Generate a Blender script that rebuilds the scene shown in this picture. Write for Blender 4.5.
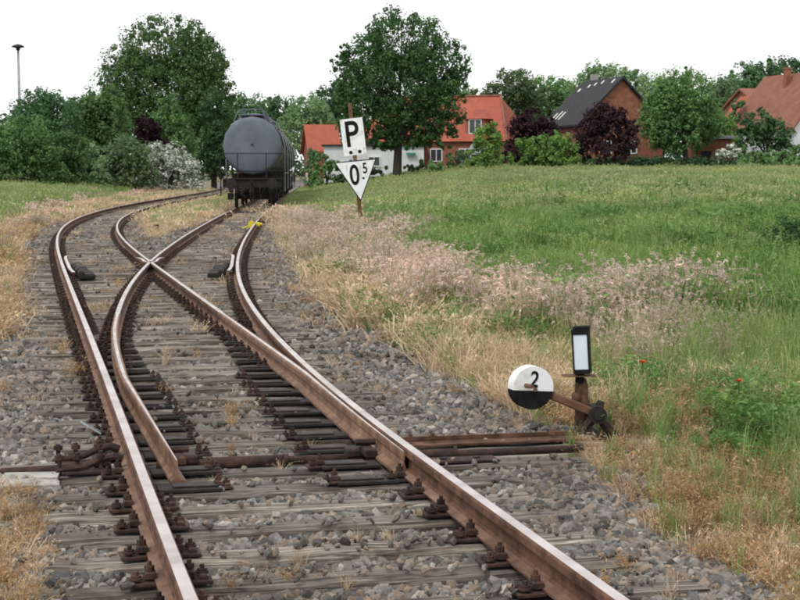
import bpy, bmesh, math, random
import numpy as np
from mathutils import Vector, Matrix, Euler
random.seed(7); rng = np.random.default_rng(11)
for o in list(bpy.data.objects): bpy.data.objects.remove(o)
SC = bpy.context.scene; COL = SC.collection
R = math.radians; PI = math.pi

# ------------------------------------------------------------------ camera
FPX, HOR, EYE = 1600.0, 173.2, 1.522          # focal length in px of the 800x600 photo, horizon row, eye above rail head
PITCH = math.atan((300-HOR)/FPX)
cam_d = bpy.data.cameras.new('camera'); cam = bpy.data.objects.new('camera', cam_d); COL.objects.link(cam)
cam_d.sensor_width = 36; cam_d.lens = 36*FPX/800; cam_d.clip_start = .1; cam_d.clip_end = 5000
cam.location = (0, 0, EYE); cam.rotation_euler = (R(90)-PITCH, 0, 0)
SC.camera = cam
SC.render.resolution_x, SC.render.resolution_y = 1024, 768
# ------------------------------------------------------------------ sky: bright overcast
SUN_EL, SUN_AZ = 52, 215                       # azimuth clockwise from +Y
w = bpy.data.worlds.new('World'); SC.world = w; w.use_nodes = True
nt = w.node_tree; nt.nodes.clear()
sky = nt.nodes.new('ShaderNodeTexSky'); sky.sky_type = 'NISHITA'; sky.sun_disc = False
sky.sun_elevation = R(SUN_EL); sky.sun_rotation = R(SUN_AZ); sky.dust_density = 3
hs = nt.nodes.new('ShaderNodeHueSaturation'); hs.inputs['Saturation'].default_value = .12
mx = nt.nodes.new('ShaderNodeMix'); mx.data_type = 'RGBA'; mx.inputs[0].default_value = .82
mx.inputs[7].default_value = (11.6, 11.75, 11.9, 1)       # the even cloud layer
bg = nt.nodes.new('ShaderNodeBackground'); bg.inputs[1].default_value = .1
out = nt.nodes.new('ShaderNodeOutputWorld')
nt.links.new(sky.outputs[0], hs.inputs['Color']); nt.links.new(hs.outputs[0], mx.inputs[6])
nt.links.new(mx.outputs[2], bg.inputs[0]); nt.links.new(bg.outputs[0], out.inputs[0])
sd = bpy.data.lights.new('sun', 'SUN'); sd.energy = 1.5; sd.angle = R(12); sd.color = (1, .96, .9)
sun = bpy.data.objects.new('sun', sd); COL.objects.link(sun)
az, el = R(SUN_AZ), R(SUN_EL)
sdir = Vector((math.sin(az)*math.cos(el), math.cos(az)*math.cos(el), math.sin(el)))
sun.rotation_euler = sdir.to_track_quat('Z', 'Y').to_euler(); sun.location = sdir*50
SC.view_settings.view_transform = 'Standard'; SC.view_settings.look = 'None'
SC.view_settings.exposure = .2; SC.view_settings.gamma = 1
SC.render.engine = 'CYCLES'; SC.cycles.filter_width = 1.9

# ------------------------------------------------------------------ pixel helpers
_ct, _st = math.cos(PITCH), math.sin(PITCH)
def ray(u, v):
    a, b = (u-400)/FPX, (300-v)/FPX
    return Vector((a, _ct+b*_st, -_st+b*_ct))
def at(u, v, Y):
    d = ray(u, v); k = Y/d.y; return Vector((d.x*k, Y, EYE+d.z*k))
def onz(u, v, z=-.2):
    d = ray(u, v); k = (z-EYE)/d.z; return Vector((d.x*k, d.y*k, z))
def sstep(x, a, b):
    t = np.clip((x-a)/(b-a), 0, 1); return t*t*(3-2*t)

# ------------------------------------------------------------------ mesh builder
class MB:
    def __init__(s): s.v = []; s.f = []; s.m = []
    def add(s, vs, fs, mi=0):
        n = len(s.v); s.v += [tuple(p) for p in vs]
        for f in fs: s.f.append([i+n for i in f]); s.m.append(mi)
        return s
    def box(s, c, d, rot=None, mi=0, bev=0.0):
        x, y, z = d[0]/2, d[1]/2, d[2]/2
        if bev > 0:
            b = min(bev, x*.9, y*.9, z*.9); P = []
            for sz, ins in ((-z, b), (-z+b, 0), (z-b, 0), (z, b)):
                for sx, sy in ((-1, -1), (1, -1), (1, 1), (-1, 1)): P.append((sx*(x-ins), sy*(y-ins), sz))
            F = [(3, 2, 1, 0), (12, 13, 14, 15)]
            for k in range(3):
                for i in range(4): j = (i+1) % 4; F.append((k*4+i, k*4+j, k*4+4+j, k*4+4+i))
        else:
            P = [(-x, -y, -z), (x, -y, -z), (x, y, -z), (-x, y, -z), (-x, -y, z), (x, -y, z), (x, y, z), (-x, y, z)]
            F = [(3, 2, 1, 0), (4, 5, 6, 7), (0, 1, 5, 4), (1, 2, 6, 5), (2, 3, 7, 6), (3, 0, 4, 7)]
        c = Vector(c); M = rot if rot is not None else Matrix.Identity(3)
        return s.add([c+M@Vector(p) for p in P], F, mi)
    def tube(s, p0, p1, r0, r1=None, n=10, mi=0, cap=True):
        p0, p1 = Vector(p0), Vector(p1); r1 = r0 if r1 is None else r1
        q = (p1-p0).to_track_quat('Z', 'Y').to_matrix(); vs = []
        for p, r in ((p0, r0), (p1, r1)):
            for i in range(n):
                a = 2*PI*i/n; vs.append(p+q@Vector((r*math.cos(a), r*math.sin(a), 0)))
        fs = [(i, (i+1) % n, n+(i+1) % n, n+i) for i in range(n)]
        if cap: fs += [tuple(range(n-1, -1, -1)), tuple(range(n, 2*n))]
        return s.add(vs, fs, mi)
    def path(s, pts, rad, n=8, mi=0):
        pts = [Vector(p) for p in pts]; vs = []; fs = []; k = len(pts)
        if not hasattr(rad, '__len__'): rad = [rad]*k
        for i, p in enumerate(pts):
            t = (pts[min(i+1, k-1)]-pts[max(i-1, 0)]).normalized()
            q = t.to_track_quat('Z', 'Y').to_matrix()
            for j in range(n):
                a = 2*PI*j/n; vs.append(p+q@Vector((rad[i]*math.cos(a), rad[i]*math.sin(a), 0)))
        for i in range(k-1):
            for j in range(n): fs.append((i*n+j, i*n+(j+1) % n, i*n+n+(j+1) % n, i*n+n+j))
        fs += [tuple(range(n-1, -1, -1)), tuple(range((k-1)*n, k*n))]
        return s.add(vs, fs, mi)
    def lathe(s, prof, M=None, n=24, mi=0):       # prof (r, z) about local z
        M = M or Matrix.Identity(4); vs = []; k = len(prof)
        for r, z in prof:
            for j in range(n):
                a = 2*PI*j/n; vs.append(M@Vector((max(r, 1e-4)*math.cos(a), max(r, 1e-4)*math.sin(a), z)))
        fs = [(i*n+j, i*n+(j+1) % n, i*n+n+(j+1) % n, i*n+n+j) for i in range(k-1) for j in range(n)]
        fs += [tuple(range(n-1, -1, -1)), tuple(range((k-1)*n, k*n))]
        return s.add(vs, fs, mi)
    def prism(s, poly, depth, M=None, mi=0):      # poly in local xz, extruded along y
        M = M or Matrix.Identity(4); n = len(poly)
        vs = [M@Vector((x, 0, z)) for x, z in poly]+[M@Vector((x, depth, z)) for x, z in poly]
        fs = [tuple(range(n)), tuple(range(2*n-1, n-1, -1))]+[((i+1) % n, i, n+i, n+(i+1) % n) for i in range(n)]
        return s.add(vs, fs, mi)
    def mesh(s, name, mats, smooth=False):
        me = bpy.data.meshes.new(name); me.from_pydata(s.v, [], s.f)
        for m in (mats if isinstance(mats, (list, tuple)) else [mats]): me.materials.append(m)
        if max(s.m, default=0) > 0: me.polygons.foreach_set('material_index', s.m)
        if smooth: me.polygons.foreach_set('use_smooth', [True]*len(me.polygons))
        me.update(); return me
    def build(s, name, mats, parent=None, smooth=False):
        return link(name, s.mesh(name, mats, smooth), parent)
def link(name, data, parent=None, loc=None, rot=None):
    o = bpy.data.objects.new(name, data); COL.objects.link(o)
    if parent is not None: o.parent = parent
    if loc is not None: o.location = loc
    if rot is not None: o.rotation_euler = rot
    return o
def tag(o, label, cat, group=None):
    o['label'] = label; o['category'] = cat
    if group: o['group'] = group
    return o
def thing(name, label, cat, loc=(0, 0, 0), rz=0, group=None):
    o = link(name, None, None, loc, (0, 0, rz)); o.empty_display_size = .2
    return tag(o, label, cat, group)
def copy_tree(o, parent=None):
    c = o.copy(); COL.objects.link(c); c.parent = parent
    for ch in list(o.children): copy_tree(ch, c)
    return c

# ------------------------------------------------------------------ materials
def new_mat(name):
    m = bpy.data.materials.new(name); m.use_nodes = True; n = m.node_tree
    b = n.nodes['Principled BSDF']; b.inputs['Specular IOR Level'].default_value = .3
    return m, n, b
def noise_col(n, vec, scale, cols, detail=6, rough=.6, lo=.3, hi=.7):
    t = n.nodes.new('ShaderNodeTexNoise'); t.inputs['Scale'].default_value = scale
    t.inputs['Detail'].default_value = detail; t.inputs['Roughness'].default_value = rough
    if vec is not None: n.links.new(vec, t.inputs['Vector'])
    r = n.nodes.new('ShaderNodeValToRGB'); e = r.color_ramp.elements
    while len(e) < len(cols): e.new(.5)
    for i, c in enumerate(cols):
        e[i].position = lo+(hi-lo)*i/max(1, len(cols)-1); e[i].color = (*c, 1)
    n.links.new(t.outputs[0], r.inputs[0]); return t, r
def mixc(n, fac, a, b, mode='MIX'):
    m = n.nodes.new('ShaderNodeMix'); m.data_type = 'RGBA'; m.blend_type = mode
    for s, x in ((0, fac), (6, a), (7, b)):
        if hasattr(x, 'links') or hasattr(x, 'is_linked'): n.links.new(x, m.inputs[s])
        elif s == 0: m.inputs[0].default_value = x
        else: m.inputs[s].default_value = (*x, 1)
    return m.outputs[2]
def rough_mat(name, cols, scale=8, *a_, stain=0, **k_):
    m = rough_mat0(name, cols, scale, *a_, **k_)
    if stain:
        n = m.node_tree; b = n.nodes['Principled BSDF']; src = b.inputs['Base Color'].links[0].from_socket; ge = n.nodes.new('ShaderNodeNewGeometry')
        _, r1 = noise_col(n, ge.outputs['Position'], stain, [(.42, .36, .31), (.95, .93, .90), (1.25, 1.25, 1.25)], detail=7, rough=.65, lo=.34, hi=.66)
        n.links.new(mixc(n, .9, src, r1.outputs[0], 'MULTIPLY'), b.inputs['Base Color'])
    return m
def rough_mat0(name, cols, scale=8, rough=.85, metal=0, bump=.2, bscale=None, stretch=None, rnd=0, coord='Object', spec=.3, lo=.3, hi=.7, bdist=.01):
    m, n, b = new_mat(name); tc = n.nodes.new('ShaderNodeTexCoord'); vec = tc.outputs[coord]
    if stretch:
        mp = n.nodes.new('ShaderNodeMapping'); mp.inputs['Scale'].default_value = stretch
        n.links.new(vec, mp.inputs[0]); vec = mp.outputs[0]
    oi = n.nodes.new('ShaderNodeObjectInfo')
    if rnd:
        ad = n.nodes.new('ShaderNodeVectorMath'); ad.operation = 'ADD'
        ml = n.nodes.new('ShaderNodeMath'); ml.operation = 'MULTIPLY'; ml.inputs[1].default_value = 57
        n.links.new(oi.outputs['Random'], ml.inputs[0]); n.links.new(vec, ad.inputs[0]); n.links.new(ml.outputs[0], ad.inputs[1]); vec = ad.outputs[0]
    t, r = noise_col(n, vec, scale, cols, lo=lo, hi=hi); c = r.outputs[0]
    if rnd:
        mr = n.nodes.new('ShaderNodeMapRange'); mr.inputs[3].default_value = 1-rnd; mr.inputs[4].default_value = 1+rnd
        n.links.new(oi.outputs['Random'], mr.inputs[0])
        h = n.nodes.new('ShaderNodeHueSaturation'); n.links.new(mr.outputs[0], h.inputs['Value']); n.links.new(c, h.inputs['Color']); c = h.outputs[0]
    n.links.new(c, b.inputs['Base Color']); b.inputs['Roughness'].default_value = rough; b.inputs['Metallic'].default_value = metal
    b.inputs['Specular IOR Level'].default_value = spec
    if bump:
        t2 = n.nodes.new('ShaderNodeTexNoise'); t2.inputs['Scale'].default_value = bscale or scale*4; t2.inputs['Detail'].default_value = 5
        n.links.new(vec, t2.inputs['Vector']); bp = n.nodes.new('ShaderNodeBump'); bp.inputs['Strength'].default_value = bump; bp.inputs['Distance'].default_value = bdist
        n.links.new(t2.outputs[0], bp.inputs['Height']); n.links.new(bp.outputs[0], b.inputs['Normal'])
    return m
def leaf_mat(name, cols, trans=.42, var=.35, pos_scale=.15, poscols=None):
    """foliage: colour from per-face attribute 'tint' and instance/world noise"""
    m, n, b = new_mat(name); n.nodes.remove(b); outn = n.nodes['Material Output']
    gain = 1.2 if 'leaves' in name else (1.1 if name == 'brome' else 1.0); cols = [tuple(min(.9, v_*gain) for v_ in c_) for c_ in cols]
    at_ = n.nodes.new('ShaderNodeAttribute'); at_.attribute_name = 'tint'
    r = n.nodes.new('ShaderNodeValToRGB'); e = r.color_ramp.elements
    while len(e) < len(cols): e.new(.5)
    for i, c in enumerate(cols): e[i].position = i/max(1, len(cols)-1); e[i].color = (*c, 1)
    n.links.new(at_.outputs['Fac'], r.inputs[0]); c = r.outputs[0]
    oi = n.nodes.new('ShaderNodeObjectInfo'); geo = n.nodes.new('ShaderNodeNewGeometry')
    if poscols:
        t, rr = noise_col(n, geo.outputs['Position'], pos_scale, poscols, detail=4, lo=.38, hi=.62); c = mixc(n, .75, c, rr.outputs[0], 'MULTIPLY')
    mr = n.nodes.new('ShaderNodeMapRange'); mr.inputs[3].default_value = 1-var; mr.inputs[4].default_value = 1+var
    n.links.new(oi.outputs['Random'], mr.inputs[0])
    h = n.nodes.new('ShaderNodeHueSaturation'); n.links.new(mr.outputs[0], h.inputs['Value']); n.links.new(c, h.inputs['Color']); c = h.outputs[0]
    d = n.nodes.new('ShaderNodeBsdfDiffuse'); tr = n.nodes.new('ShaderNodeBsdfTranslucent'); ms = n.nodes.new('ShaderNodeMixShader'); ms.inputs[0].default_value = trans
    n.links.new(c, d.inputs[0]); n.links.new(c, tr.inputs[0]); n.links.new(d.outputs[0], ms.inputs[1]); n.links.new(tr.outputs[0], ms.inputs[2])
    n.links.new(ms.outputs[0], outn.inputs[0]); return m
M = {}
M['rail_top'] = rough_mat('rail_top', [(.46, .39, .36), (.70, .64, .61)], 3, .36, .9, .05, 60, (1, 1, 1), lo=.35, hi=.65)
M['rust'] = rough_mat('rust', [(.042, .021, .014), (.112, .056, .035), (.172, .090, .058)], 9, .85, 0, .35, 60, stain=1.8)
M['rust_light'] = rough_mat('rust_light', [(.145, .083, .057), (.235, .150, .108)], 7, .85, 0, .3, 60, stain=2.5)
M['rust_dark'] = rough_mat('rust_dark', [(.012, .009, .008), (.040, .022, .017), (.085, .042, .029)], 14, .8, 0, .4, 50, rnd=.35)
M['rust_blade'] = rough_mat('rust_blade', [(.085, .044, .028), (.17, .094, .058), (.265, .165, .105)], 7, .7, 0, .25, 50, (1, 1, 1))
M['grease'] = rough_mat('grease', [(.012, .011, .010), (.036, .030, .026)], 9, .75, 0, .3, 30, rnd=.2)
M['slide'] = rough_mat('slide', [(.022, .018, .016), (.062, .050, .043)], 12, .7, .1, .3, 30, rnd=.2)
M['wood'] = rough_mat('sleeper_wood', [(.022, .018, .015), (.115, .097, .082), (.235, .205, .178), (.40, .365, .325)], 3.2, .95, 0, 1.0, 7, (1.1, 15, 11), rnd=.32, stain=2.3, lo=.30, hi=.66, bdist=.02)
M['wood_pale'] = rough_mat('weathered_block', [(.07, .062, .055), (.25, .232, .21), (.37, .35, .325)], 9, .95, 0, 1.0, 22, rnd=.1, lo=.28, hi=.6)
M['black'] = rough_mat('black_paint', [(.006, .006, .007), (.016, .015, .014)], 12, .75, 0, .1, 40, spec=.12)
M['white'] = rough_mat('white_enamel', [(.30, .25, .18), (.60, .58, .54), (.74, .75, .75), (.78, .80, .82)], 6, .5, 0, .05, 30, lo=.27, hi=.56)
M['panel'] = rough_mat('lamp_glass', [(.58, .65, .72), (.66, .73, .80)], 3, .3, 0, 0)
M['yellow'] = rough_mat('yellow_paint', [(.55, .42, .02), (.75, .60, .05)], 8, .55, 0, .1)
M['tank'] = rough_mat('tank_paint', [(.078, .096, .122), (.106, .127, .156), (.135, .155, .180)], 1.3, .65, 0, .1, 12, lo=.3, hi=.75)
M['tank_side'] = rough_mat('tank_grime_sky_sheen', [(.10, .09, .085), (.20, .18, .165), (.12, .12, .125)], 1.1, .6, 0, .15, 12)  # grimy flank, coloured lighter than the ends to stand in for reflected sky
M['under'] = rough_mat('underframe', [(.010, .010, .010), (.03, .026, .023)], 5, .85, 0, .3, 20)
M['galv'] = rough_mat('galvanised', [(.20, .22, .23), (.32, .34, .35)], 4, .55, .3, .05)
M['tile_red'] = rough_mat('red_tiles', [(.19, .046, .032), (.28, .070, .047), (.33, .10, .07)], 1.2, .85, 0, .6, 3, (1, 1, 1), lo=.25, hi=.75)
M['tile_brown'] = rough_mat('brown_tiles', [(.13, .06, .045), (.24, .12, .09), (.33, .2, .16)], 1.5, .85, 0, .6, 3)
M['tile_dark'] = rough_mat('dark_tiles', [(.026, .025, .028), (.05, .048, .052)], 1.5, .75, 0, .5, 3)
M['brick'] = rough_mat('brick', [(.17, .065, .04), (.25, .10, .065), (.30, .14, .09)], 2, .9, 0, .3, 8)
M['render'] = rough_mat('white_render', [(.55, .56, .57), (.74, .75, .76)], .6, .9, 0, .1, 5)
M['glass'] = rough_mat('window_glass', [(.02, .025, .03), (.05, .06, .07)], 1, .12, 0, 0, spec=.6)
M['frame'] = rough_mat('white_frame', [(.72, .72, .72), (.8, .8, .8)], 2, .5, 0, 0)
def roof_mat(name, cols, gap):
    m = rough_mat(name, cols, 1.3, .85, 0, 0, lo=.2, hi=.8); n = m.node_tree; b = n.nodes['Principled BSDF']
    tc = n.nodes.new('ShaderNodeTexCoord'); wv = n.nodes.new('ShaderNodeTexWave'); wv.bands_direction = 'Z'; wv.wave_profile = 'SAW'; wv.inputs['Scale'].default_value = gap; wv.inputs['Distortion'].default_value = .25
    n.links.new(tc.outputs['Object'], wv.inputs['Vector']); bp = n.nodes.new('ShaderNodeBump'); bp.inputs['Strength'].default_value = .9; bp.inputs['Distance'].default_value = .04
    n.links.new(wv.outputs['Fac'], bp.inputs['Height']); n.links.new(bp.outputs[0], b.inputs['Normal']); return m
M['tile_red'] = roof_mat('red_tiles', [(.25, .066, .042), (.33, .090, .056), (.37, .115, .074)], 1.2)
M['tile_brown'] = roof_mat('brown_tiles', [(.17, .066, .048), (.235, .098, .070), (.28, .135, .10)], 1.2)
M['tile_dark'] = roof_mat('dark_tiles', [(.026, .025, .028), (.045, .043, .047)], 1.2)
M['bark'] = rough_mat('bark', [(.022, .018, .014), (.065, .055, .042)], 3, .95, 0, .8, 9, (4, 4, .8))
M['concrete'] = rough_mat('concrete', [(.22, .22, .21), (.33, .33, .32)], 3, .9, 0, .3)
M['teal'] = rough_mat('teal_canvas', [(.03, .22, .18), (.05, .3, .24)], 3, .8, 0, .1)
M['post'] = rough_mat('rusty_post', [(.045, .025, .016), (.115, .058, .028), (.22, .15, .08)], 3.5, .85, 0, .3, 30)
M['streak'] = rough_mat('rust_streak', [(.42, .30, .17), (.60, .50, .36)], 9, .7, 0, 0)
M['poppy'] = rough_mat('poppy_petal', [(.6, .05, .02), (.7, .1, .03)], 9, .6, 0, 0)

# ------------------------------------------------------------------ track geometry (curvature in 1/100 m at arc lengths KS, from the photo's rails)
KS = np.array([0, 4.6, 4.8, 10, 16, 22, 28, 35, 42, 50, 62, 76, 92, 115, 145, 180., 220])
K1 = np.array([-.157, -.117, .056, .03, -.008, -.046, -.178, -.323, -.426, -.418, -.306, -.169, -.05, .04, .089, .093, .095])
K2 = np.array([-.157, -.117, -1.056, -.751, -.645, -.435, -.216, -.104, -.066, -.058, -.015, .004, -.032, -.01, .017, -.002, -.023])
DS = .1
def integ(K):
    s = np.arange(0, 220, DS); k = np.interp(s, KS, K)*.01
    th = .2326+np.concatenate([[0], np.cumsum((k[1:]+k[:-1])/2*DS)])
    dx, dy = -np.sin(th)*DS, np.cos(th)*DS
    x = .4074+np.concatenate([[0], np.cumsum((dx[1:]+dx[:-1])/2)]); y = 4+np.concatenate([[0], np.cumsum((dy[1:]+dy[:-1])/2)])
    # run back behind the camera in a straight line
    sb = np.arange(-12, 0, DS)
    s = np.concatenate([sb, s]); x = np.concatenate([.4074-np.sin(.2326)*sb, x]); y = np.concatenate([4+np.cos(.2326)*sb, y]); th = np.concatenate([np.full(len(sb), .2326), th])
    return s, x, y, th
T1, T2 = integ(K1), integ(K2)
HG = .7525
def pt(T, s, off=0.0):
    s = np.asarray(s, float); x = np.interp(s, T[0], T[1]); y = np.interp(s, T[0], T[2]); th = np.interp(s, T[0], T[3])
    return x+off*np.cos(th), y+off*np.sin(th), th
def cx(T, Y): return np.interp(Y, T[2], T[1])
# crossing of B (track 2 left rail) and C (track 1 right rail)
ss = np.arange(12, 34, .02); bx, by, _ = pt(T2, ss, -HG); gx, gy, _ = pt(T1, ss, HG)
gap = bx-np.interp(by, gy, gx); i0 = int(np.argmin(np.abs(gap)))
S2X = ss[i0]; FX, FY = bx[i0], by[i0]; S1X = ss[int(np.argmin(np.abs(gy-FY)))]
print('frog', S1X, S2X, FX, FY)
STIP = 4.75

RP = [(-.0625, -.149), (.0625, -.149), (.0625, -.139), (.02, -.126), (.0075, -.115), (.0075, -.055), (.0335, -.042), (.0335, -.012), (.0295, -.004), (.025, -.001),
      (-.025, -.001), (-.0295, -.004), (-.0335, -.012), (-.0335, -.042), (-.0075, -.055), (-.0075, -.115), (-.02, -.126), (-.0625, -.139)]
RTOP = {9}      # profile segments that are the polished head
RFOOT = {2, 16}
def sweep(xs, ys, ths, prof=None, dz=0, wid=None, foot=None):
    """sweep rail profile; wid(i) scales head width 0..1, foot(i) foot width"""
    prof = prof or RP; n = len(prof); m = len(xs); vs = []; fs = []; mi = []
    for i in range(m):
        c, s_ = math.cos(ths[i]), math.sin(ths[i])
        for (a, z) in prof:
            if wid is not None: a = a*wid[i] if z > -.06 else a
            zz = z+(dz[i] if hasattr(dz, '__len__') else dz)*(1 if z > -.06 else 0)
            vs.append((xs[i]+a*c, ys[i]+a*s_, zz))
    for i in range(m-1):
        for j in range(n):
            k = (j+1) % n; fs.append((i*n+j, i*n+k, (i+1)*n+k, (i+1)*n+j)); mi.append(1 if j in RTOP else (2 if j in RFOOT else 0))
    fs.append(tuple(range(n-1, -1, -1))); mi.append(0); fs.append(tuple(range((m-1)*n, m*n))); mi.append(0)
    b = MB(); b.v = vs; b.f = [list(f) for f in fs]; b.m = mi; return b
RM = [M['rust'], M['rail_top'], M['rust_light']]
def rail(name, T, s0, s1, off, parent, dz=0, mats=None):
    st = .25 if s0 < 60 else .8
    s = np.linspace(s0, s1, max(3, int((s1-s0)/st)+1)); x, y, th = pt(T, s, off)
    return sweep(x, y, th, dz=dz).build(name, mats or RM, parent)
def railpts(name, xs, ys, parent, dz=0, mats=None, wid=None):
    xs, ys = np.array(xs), np.array(ys); th = np.arctan2(-np.gradient(xs), np.gradient(ys))
    return sweep(xs, ys, th, dz=dz, wid=wid).build(name, mats or RM, parent)

# ------------------------------------------------------------------ ground
def edge(pxs, z=-.22):
    P = sorted([(onz(u, v, z).y, onz(u, v, z).x) for u, v in pxs]); return np.array([p[0] for p in P]), np.array([p[1] for p in P])
ER = edge([(820, 640), (725, 585), (622, 520), (590, 470), (530, 426), (490, 402), (440, 380), (402, 352), (352, 322), (322, 292), (296, 264), (282, 240), (282, 222), (290, 205), (300, 192), (306, 184)])
EL = edge([(30, 640), (38, 600), (42, 540), (30, 500), (-40, 470), (-60, 380), (-10, 345), (10, 320), (14, 280), (16, 248), (40, 228), (78, 212), (125, 201), (182, 190.5), (214, 184.5)])
def xr(Y): return np.interp(Y, *ER)
def xl(Y): return np.interp(Y, *EL)
def wob(x, y, f, seed=0):
    return (np.sin(x*f*1.0+seed*1.7+1.3*np.sin(y*f*.7+seed))+np.sin(y*f*1.27+seed*2.3+1.1*np.sin(x*f*.9+seed*.6))+.7*np.sin((x+y)*f*1.9+seed*3.1)+.6*np.sin((x*1.3-y)*f*2.7+seed))/3.3
def terrain(x, y):
    dr = x-cx(T2, y)-1.6; dl = cx(T1, y)-1.6-x
    z = -.235+sstep(dr, .8, 16)*np.interp(y, [0, 25, 60, 150, 300], [.02, .06, .35, 1.85, 2.6])
    z = z+sstep(dl, 2.5, 17)*np.interp(y, [0, 40, 90, 140, 300], [.02, .1, .5, .85, 1.4])
    z = z+sstep(y, 175, 320)*1.2
    return z+.018*wob(x, y, .9, 3)*sstep(np.maximum(dr, dl), .2, 3)
ys = np.concatenate([np.linspace(-15, 3, 14), np.arange(3.3, 26, .28), np.geomspace(26.3, 200, 110), np.geomspace(210, 1500, 22)])
tt = np.linspace(-1, 1, 150); xt = np.sign(tt)*(np.abs(tt)**1.7)
gv = []; gm = []; gd = []
for y in ys:
    c = -.13*max(y, 0)*.3; hw = 14+max(y, 0)*1.0; X = c+xt*hw; Y = np.full_like(X, y); Z = terrain(X, Y)
    gv.append(np.stack([X, Y, Z], 1))
    m = sstep(X, xl(y)-.25, xl(y)+.3)*(1-sstep(X, xr(y)-.35, xr(y)+.3))*(1-sstep(np.minimum(np.abs(X-cx(T1, y)), np.abs(X-cx(T2, y))), 1.7, 2.2)*(1 if y > 36 else 0)); gm.append(m)
    gd.append(1-sstep(np.maximum(X-xr(y), xl(y)-X), .6, 2.2+.03*max(y, 0)))
gv = np.concatenate(gv); gm = np.concatenate(gm); gd = np.concatenate(gd); nx = len(tt); ny = len(ys)
gf = [(j*nx+i, j*nx+i+1, (j+1)*nx+i+1, (j+1)*nx+i) for j in range(ny-1) for i in range(nx-1)]
me = bpy.data.meshes.new('ground'); me.from_pydata(gv.tolist(), [], gf); me.polygons.foreach_set('use_smooth', [True]*len(gf))
a = me.attributes.new('ballast', 'FLOAT', 'POINT'); a.data.foreach_set('value', gm.astype(np.float32))
a = me.attributes.new('dry', 'FLOAT', 'POINT'); a.data.foreach_set('value', gd.astype(np.float32))
m, n, b = new_mat('ground_soil'); geo = n.nodes.new('ShaderNodeNewGeometry'); P = geo.outputs['Position']
_, r1 = noise_col(n, P, .6, [(.12, .17, .05), (.18, .20, .08), (.25, .21, .12)], detail=8, lo=.35, hi=.65)
_, r1b = noise_col(n, P, 9, [(.45, .45, .45), (1.2, 1.2, 1.2)], detail=4); ad_ = n.nodes.new('ShaderNodeAttribute'); ad_.attribute_name = 'dry'; _, rdry = noise_col(n, P, 3, [(.13, .10, .07), (.24, .185, .125), (.31, .25, .175)], detail=7)
soil = mixc(n, .8, mixc(n, ad_.outputs['Fac'], r1.outputs[0], rdry.outputs[0]), r1b.outputs[0], 'MULTIPLY')
_, r2 = noise_col(n, P, 26, [(.055, .05, .047), (.15, .145, .14), (.27, .26, .25)], detail=6, rough=.75, lo=.32, hi=.68)
_, r3 = noise_col(n, P, .9, [(.75, .72, .70), (1.1, 1.08, 1.05)], detail=4); grav = mixc(n, .7, r2.outputs[0], r3.outputs[0], 'MULTIPLY')
aa = n.nodes.new('ShaderNodeAttribute'); aa.attribute_name = 'ballast'
n.links.new(mixc(n, aa.outputs['Fac'], soil, grav), b.inputs['Base Color']); b.inputs['Roughness'].default_value = 1
vt = n.nodes.new('ShaderNodeTexVoronoi'); vt.inputs['Scale'].default_value = 18; n.links.new(P, vt.inputs['Vector'])
bp = n.nodes.new('ShaderNodeBump'); bp.inputs['Strength'].default_value = .8; bp.inputs['Distance'].default_value = .03; bp.invert = True
n.links.new(vt.outputs['Distance'], bp.inputs['Height']); n.links.new(bp.outputs[0], b.inputs['Normal'])
me.materials.append(m); g = link('ground', me); g['kind'] = 'structure'

# ------------------------------------------------------------------ the turnout
TO = thing('railway_turnout', 'railway turnout with rusty rails and grey wooden sleepers in the foreground', 'turnout', (0, 0, 0))
SEND = 33.0      # where turnout rails hand over to plain track
rail('stock_rail', T1, -11, SEND, -HG, TO)                                    # A
s = np.arange(-11, SEND+.01, .25)                                             # D follows the straight route up to the toe, then the curve
xa, ya, _ = pt(T1, s, HG); xb, yb, _ = pt(T2, s, HG); k = (s > 4.7)
railpts('stock_rail', np.where(k, xb, xa), np.where(k, yb, ya), TO)
# closure rails with their switch blades; far side of the frog
def blade(T, side, s0, s1, open_, name, dzt):
    s = np.concatenate([np.arange(s0, s0+9, .2), np.arange(s0+9, s1, .25), [s1]]); L = 7.5
    o = open_*np.clip(1-(s-s0)/L, 0, 1)**1.35
    q = np.clip((s-s0)/4.2, 0, 1); wid = .18+.82*q                             # planed head
    # a blade lies beside the stock rail, not in it
    clear = .0335+.0335*wid+.002
    other = T1 if T is T2 else T2
    x, y, th = pt(T, s, side*HG)
    sx, sy, _ = pt(other, s, side*HG)
    dist = (x-sx)*np.cos(th)+(y-sy)*np.sin(th); inward = -side
    need = np.maximum(0, clear-inward*dist)
    sh = inward*(need+o); x = x+sh*np.cos(th); y = y+sh*np.sin(th)
    dz = -.002-dzt*np.clip(1-(s-s0)/2.6, 0, 1)**1.3
    return s, x, y, th, dz, wid
BLP = [(-.035, -.147), (.05, -.147), (.05, -.130), (.02, -.120), (.012, -.110), (.012, -.058), (.0335, -.046), (.0335, -.012), (.028, -.003), (.014, 0),
       (-.014, 0), (-.028, -.003), (-.0335, -.012), (-.0335, -.046), (-.012, -.058), (-.012, -.110), (-.02, -.120), (-.035, -.130)]
BLPm = [(-a_, z_) for a_, z_ in BLP][1::-1]+[(-a_, z_) for a_, z_ in BLP][:1:-1]
BM = [M['rust_blade'], M['rail_top'], M['rust_blade']]
BLADES = {}
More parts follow.
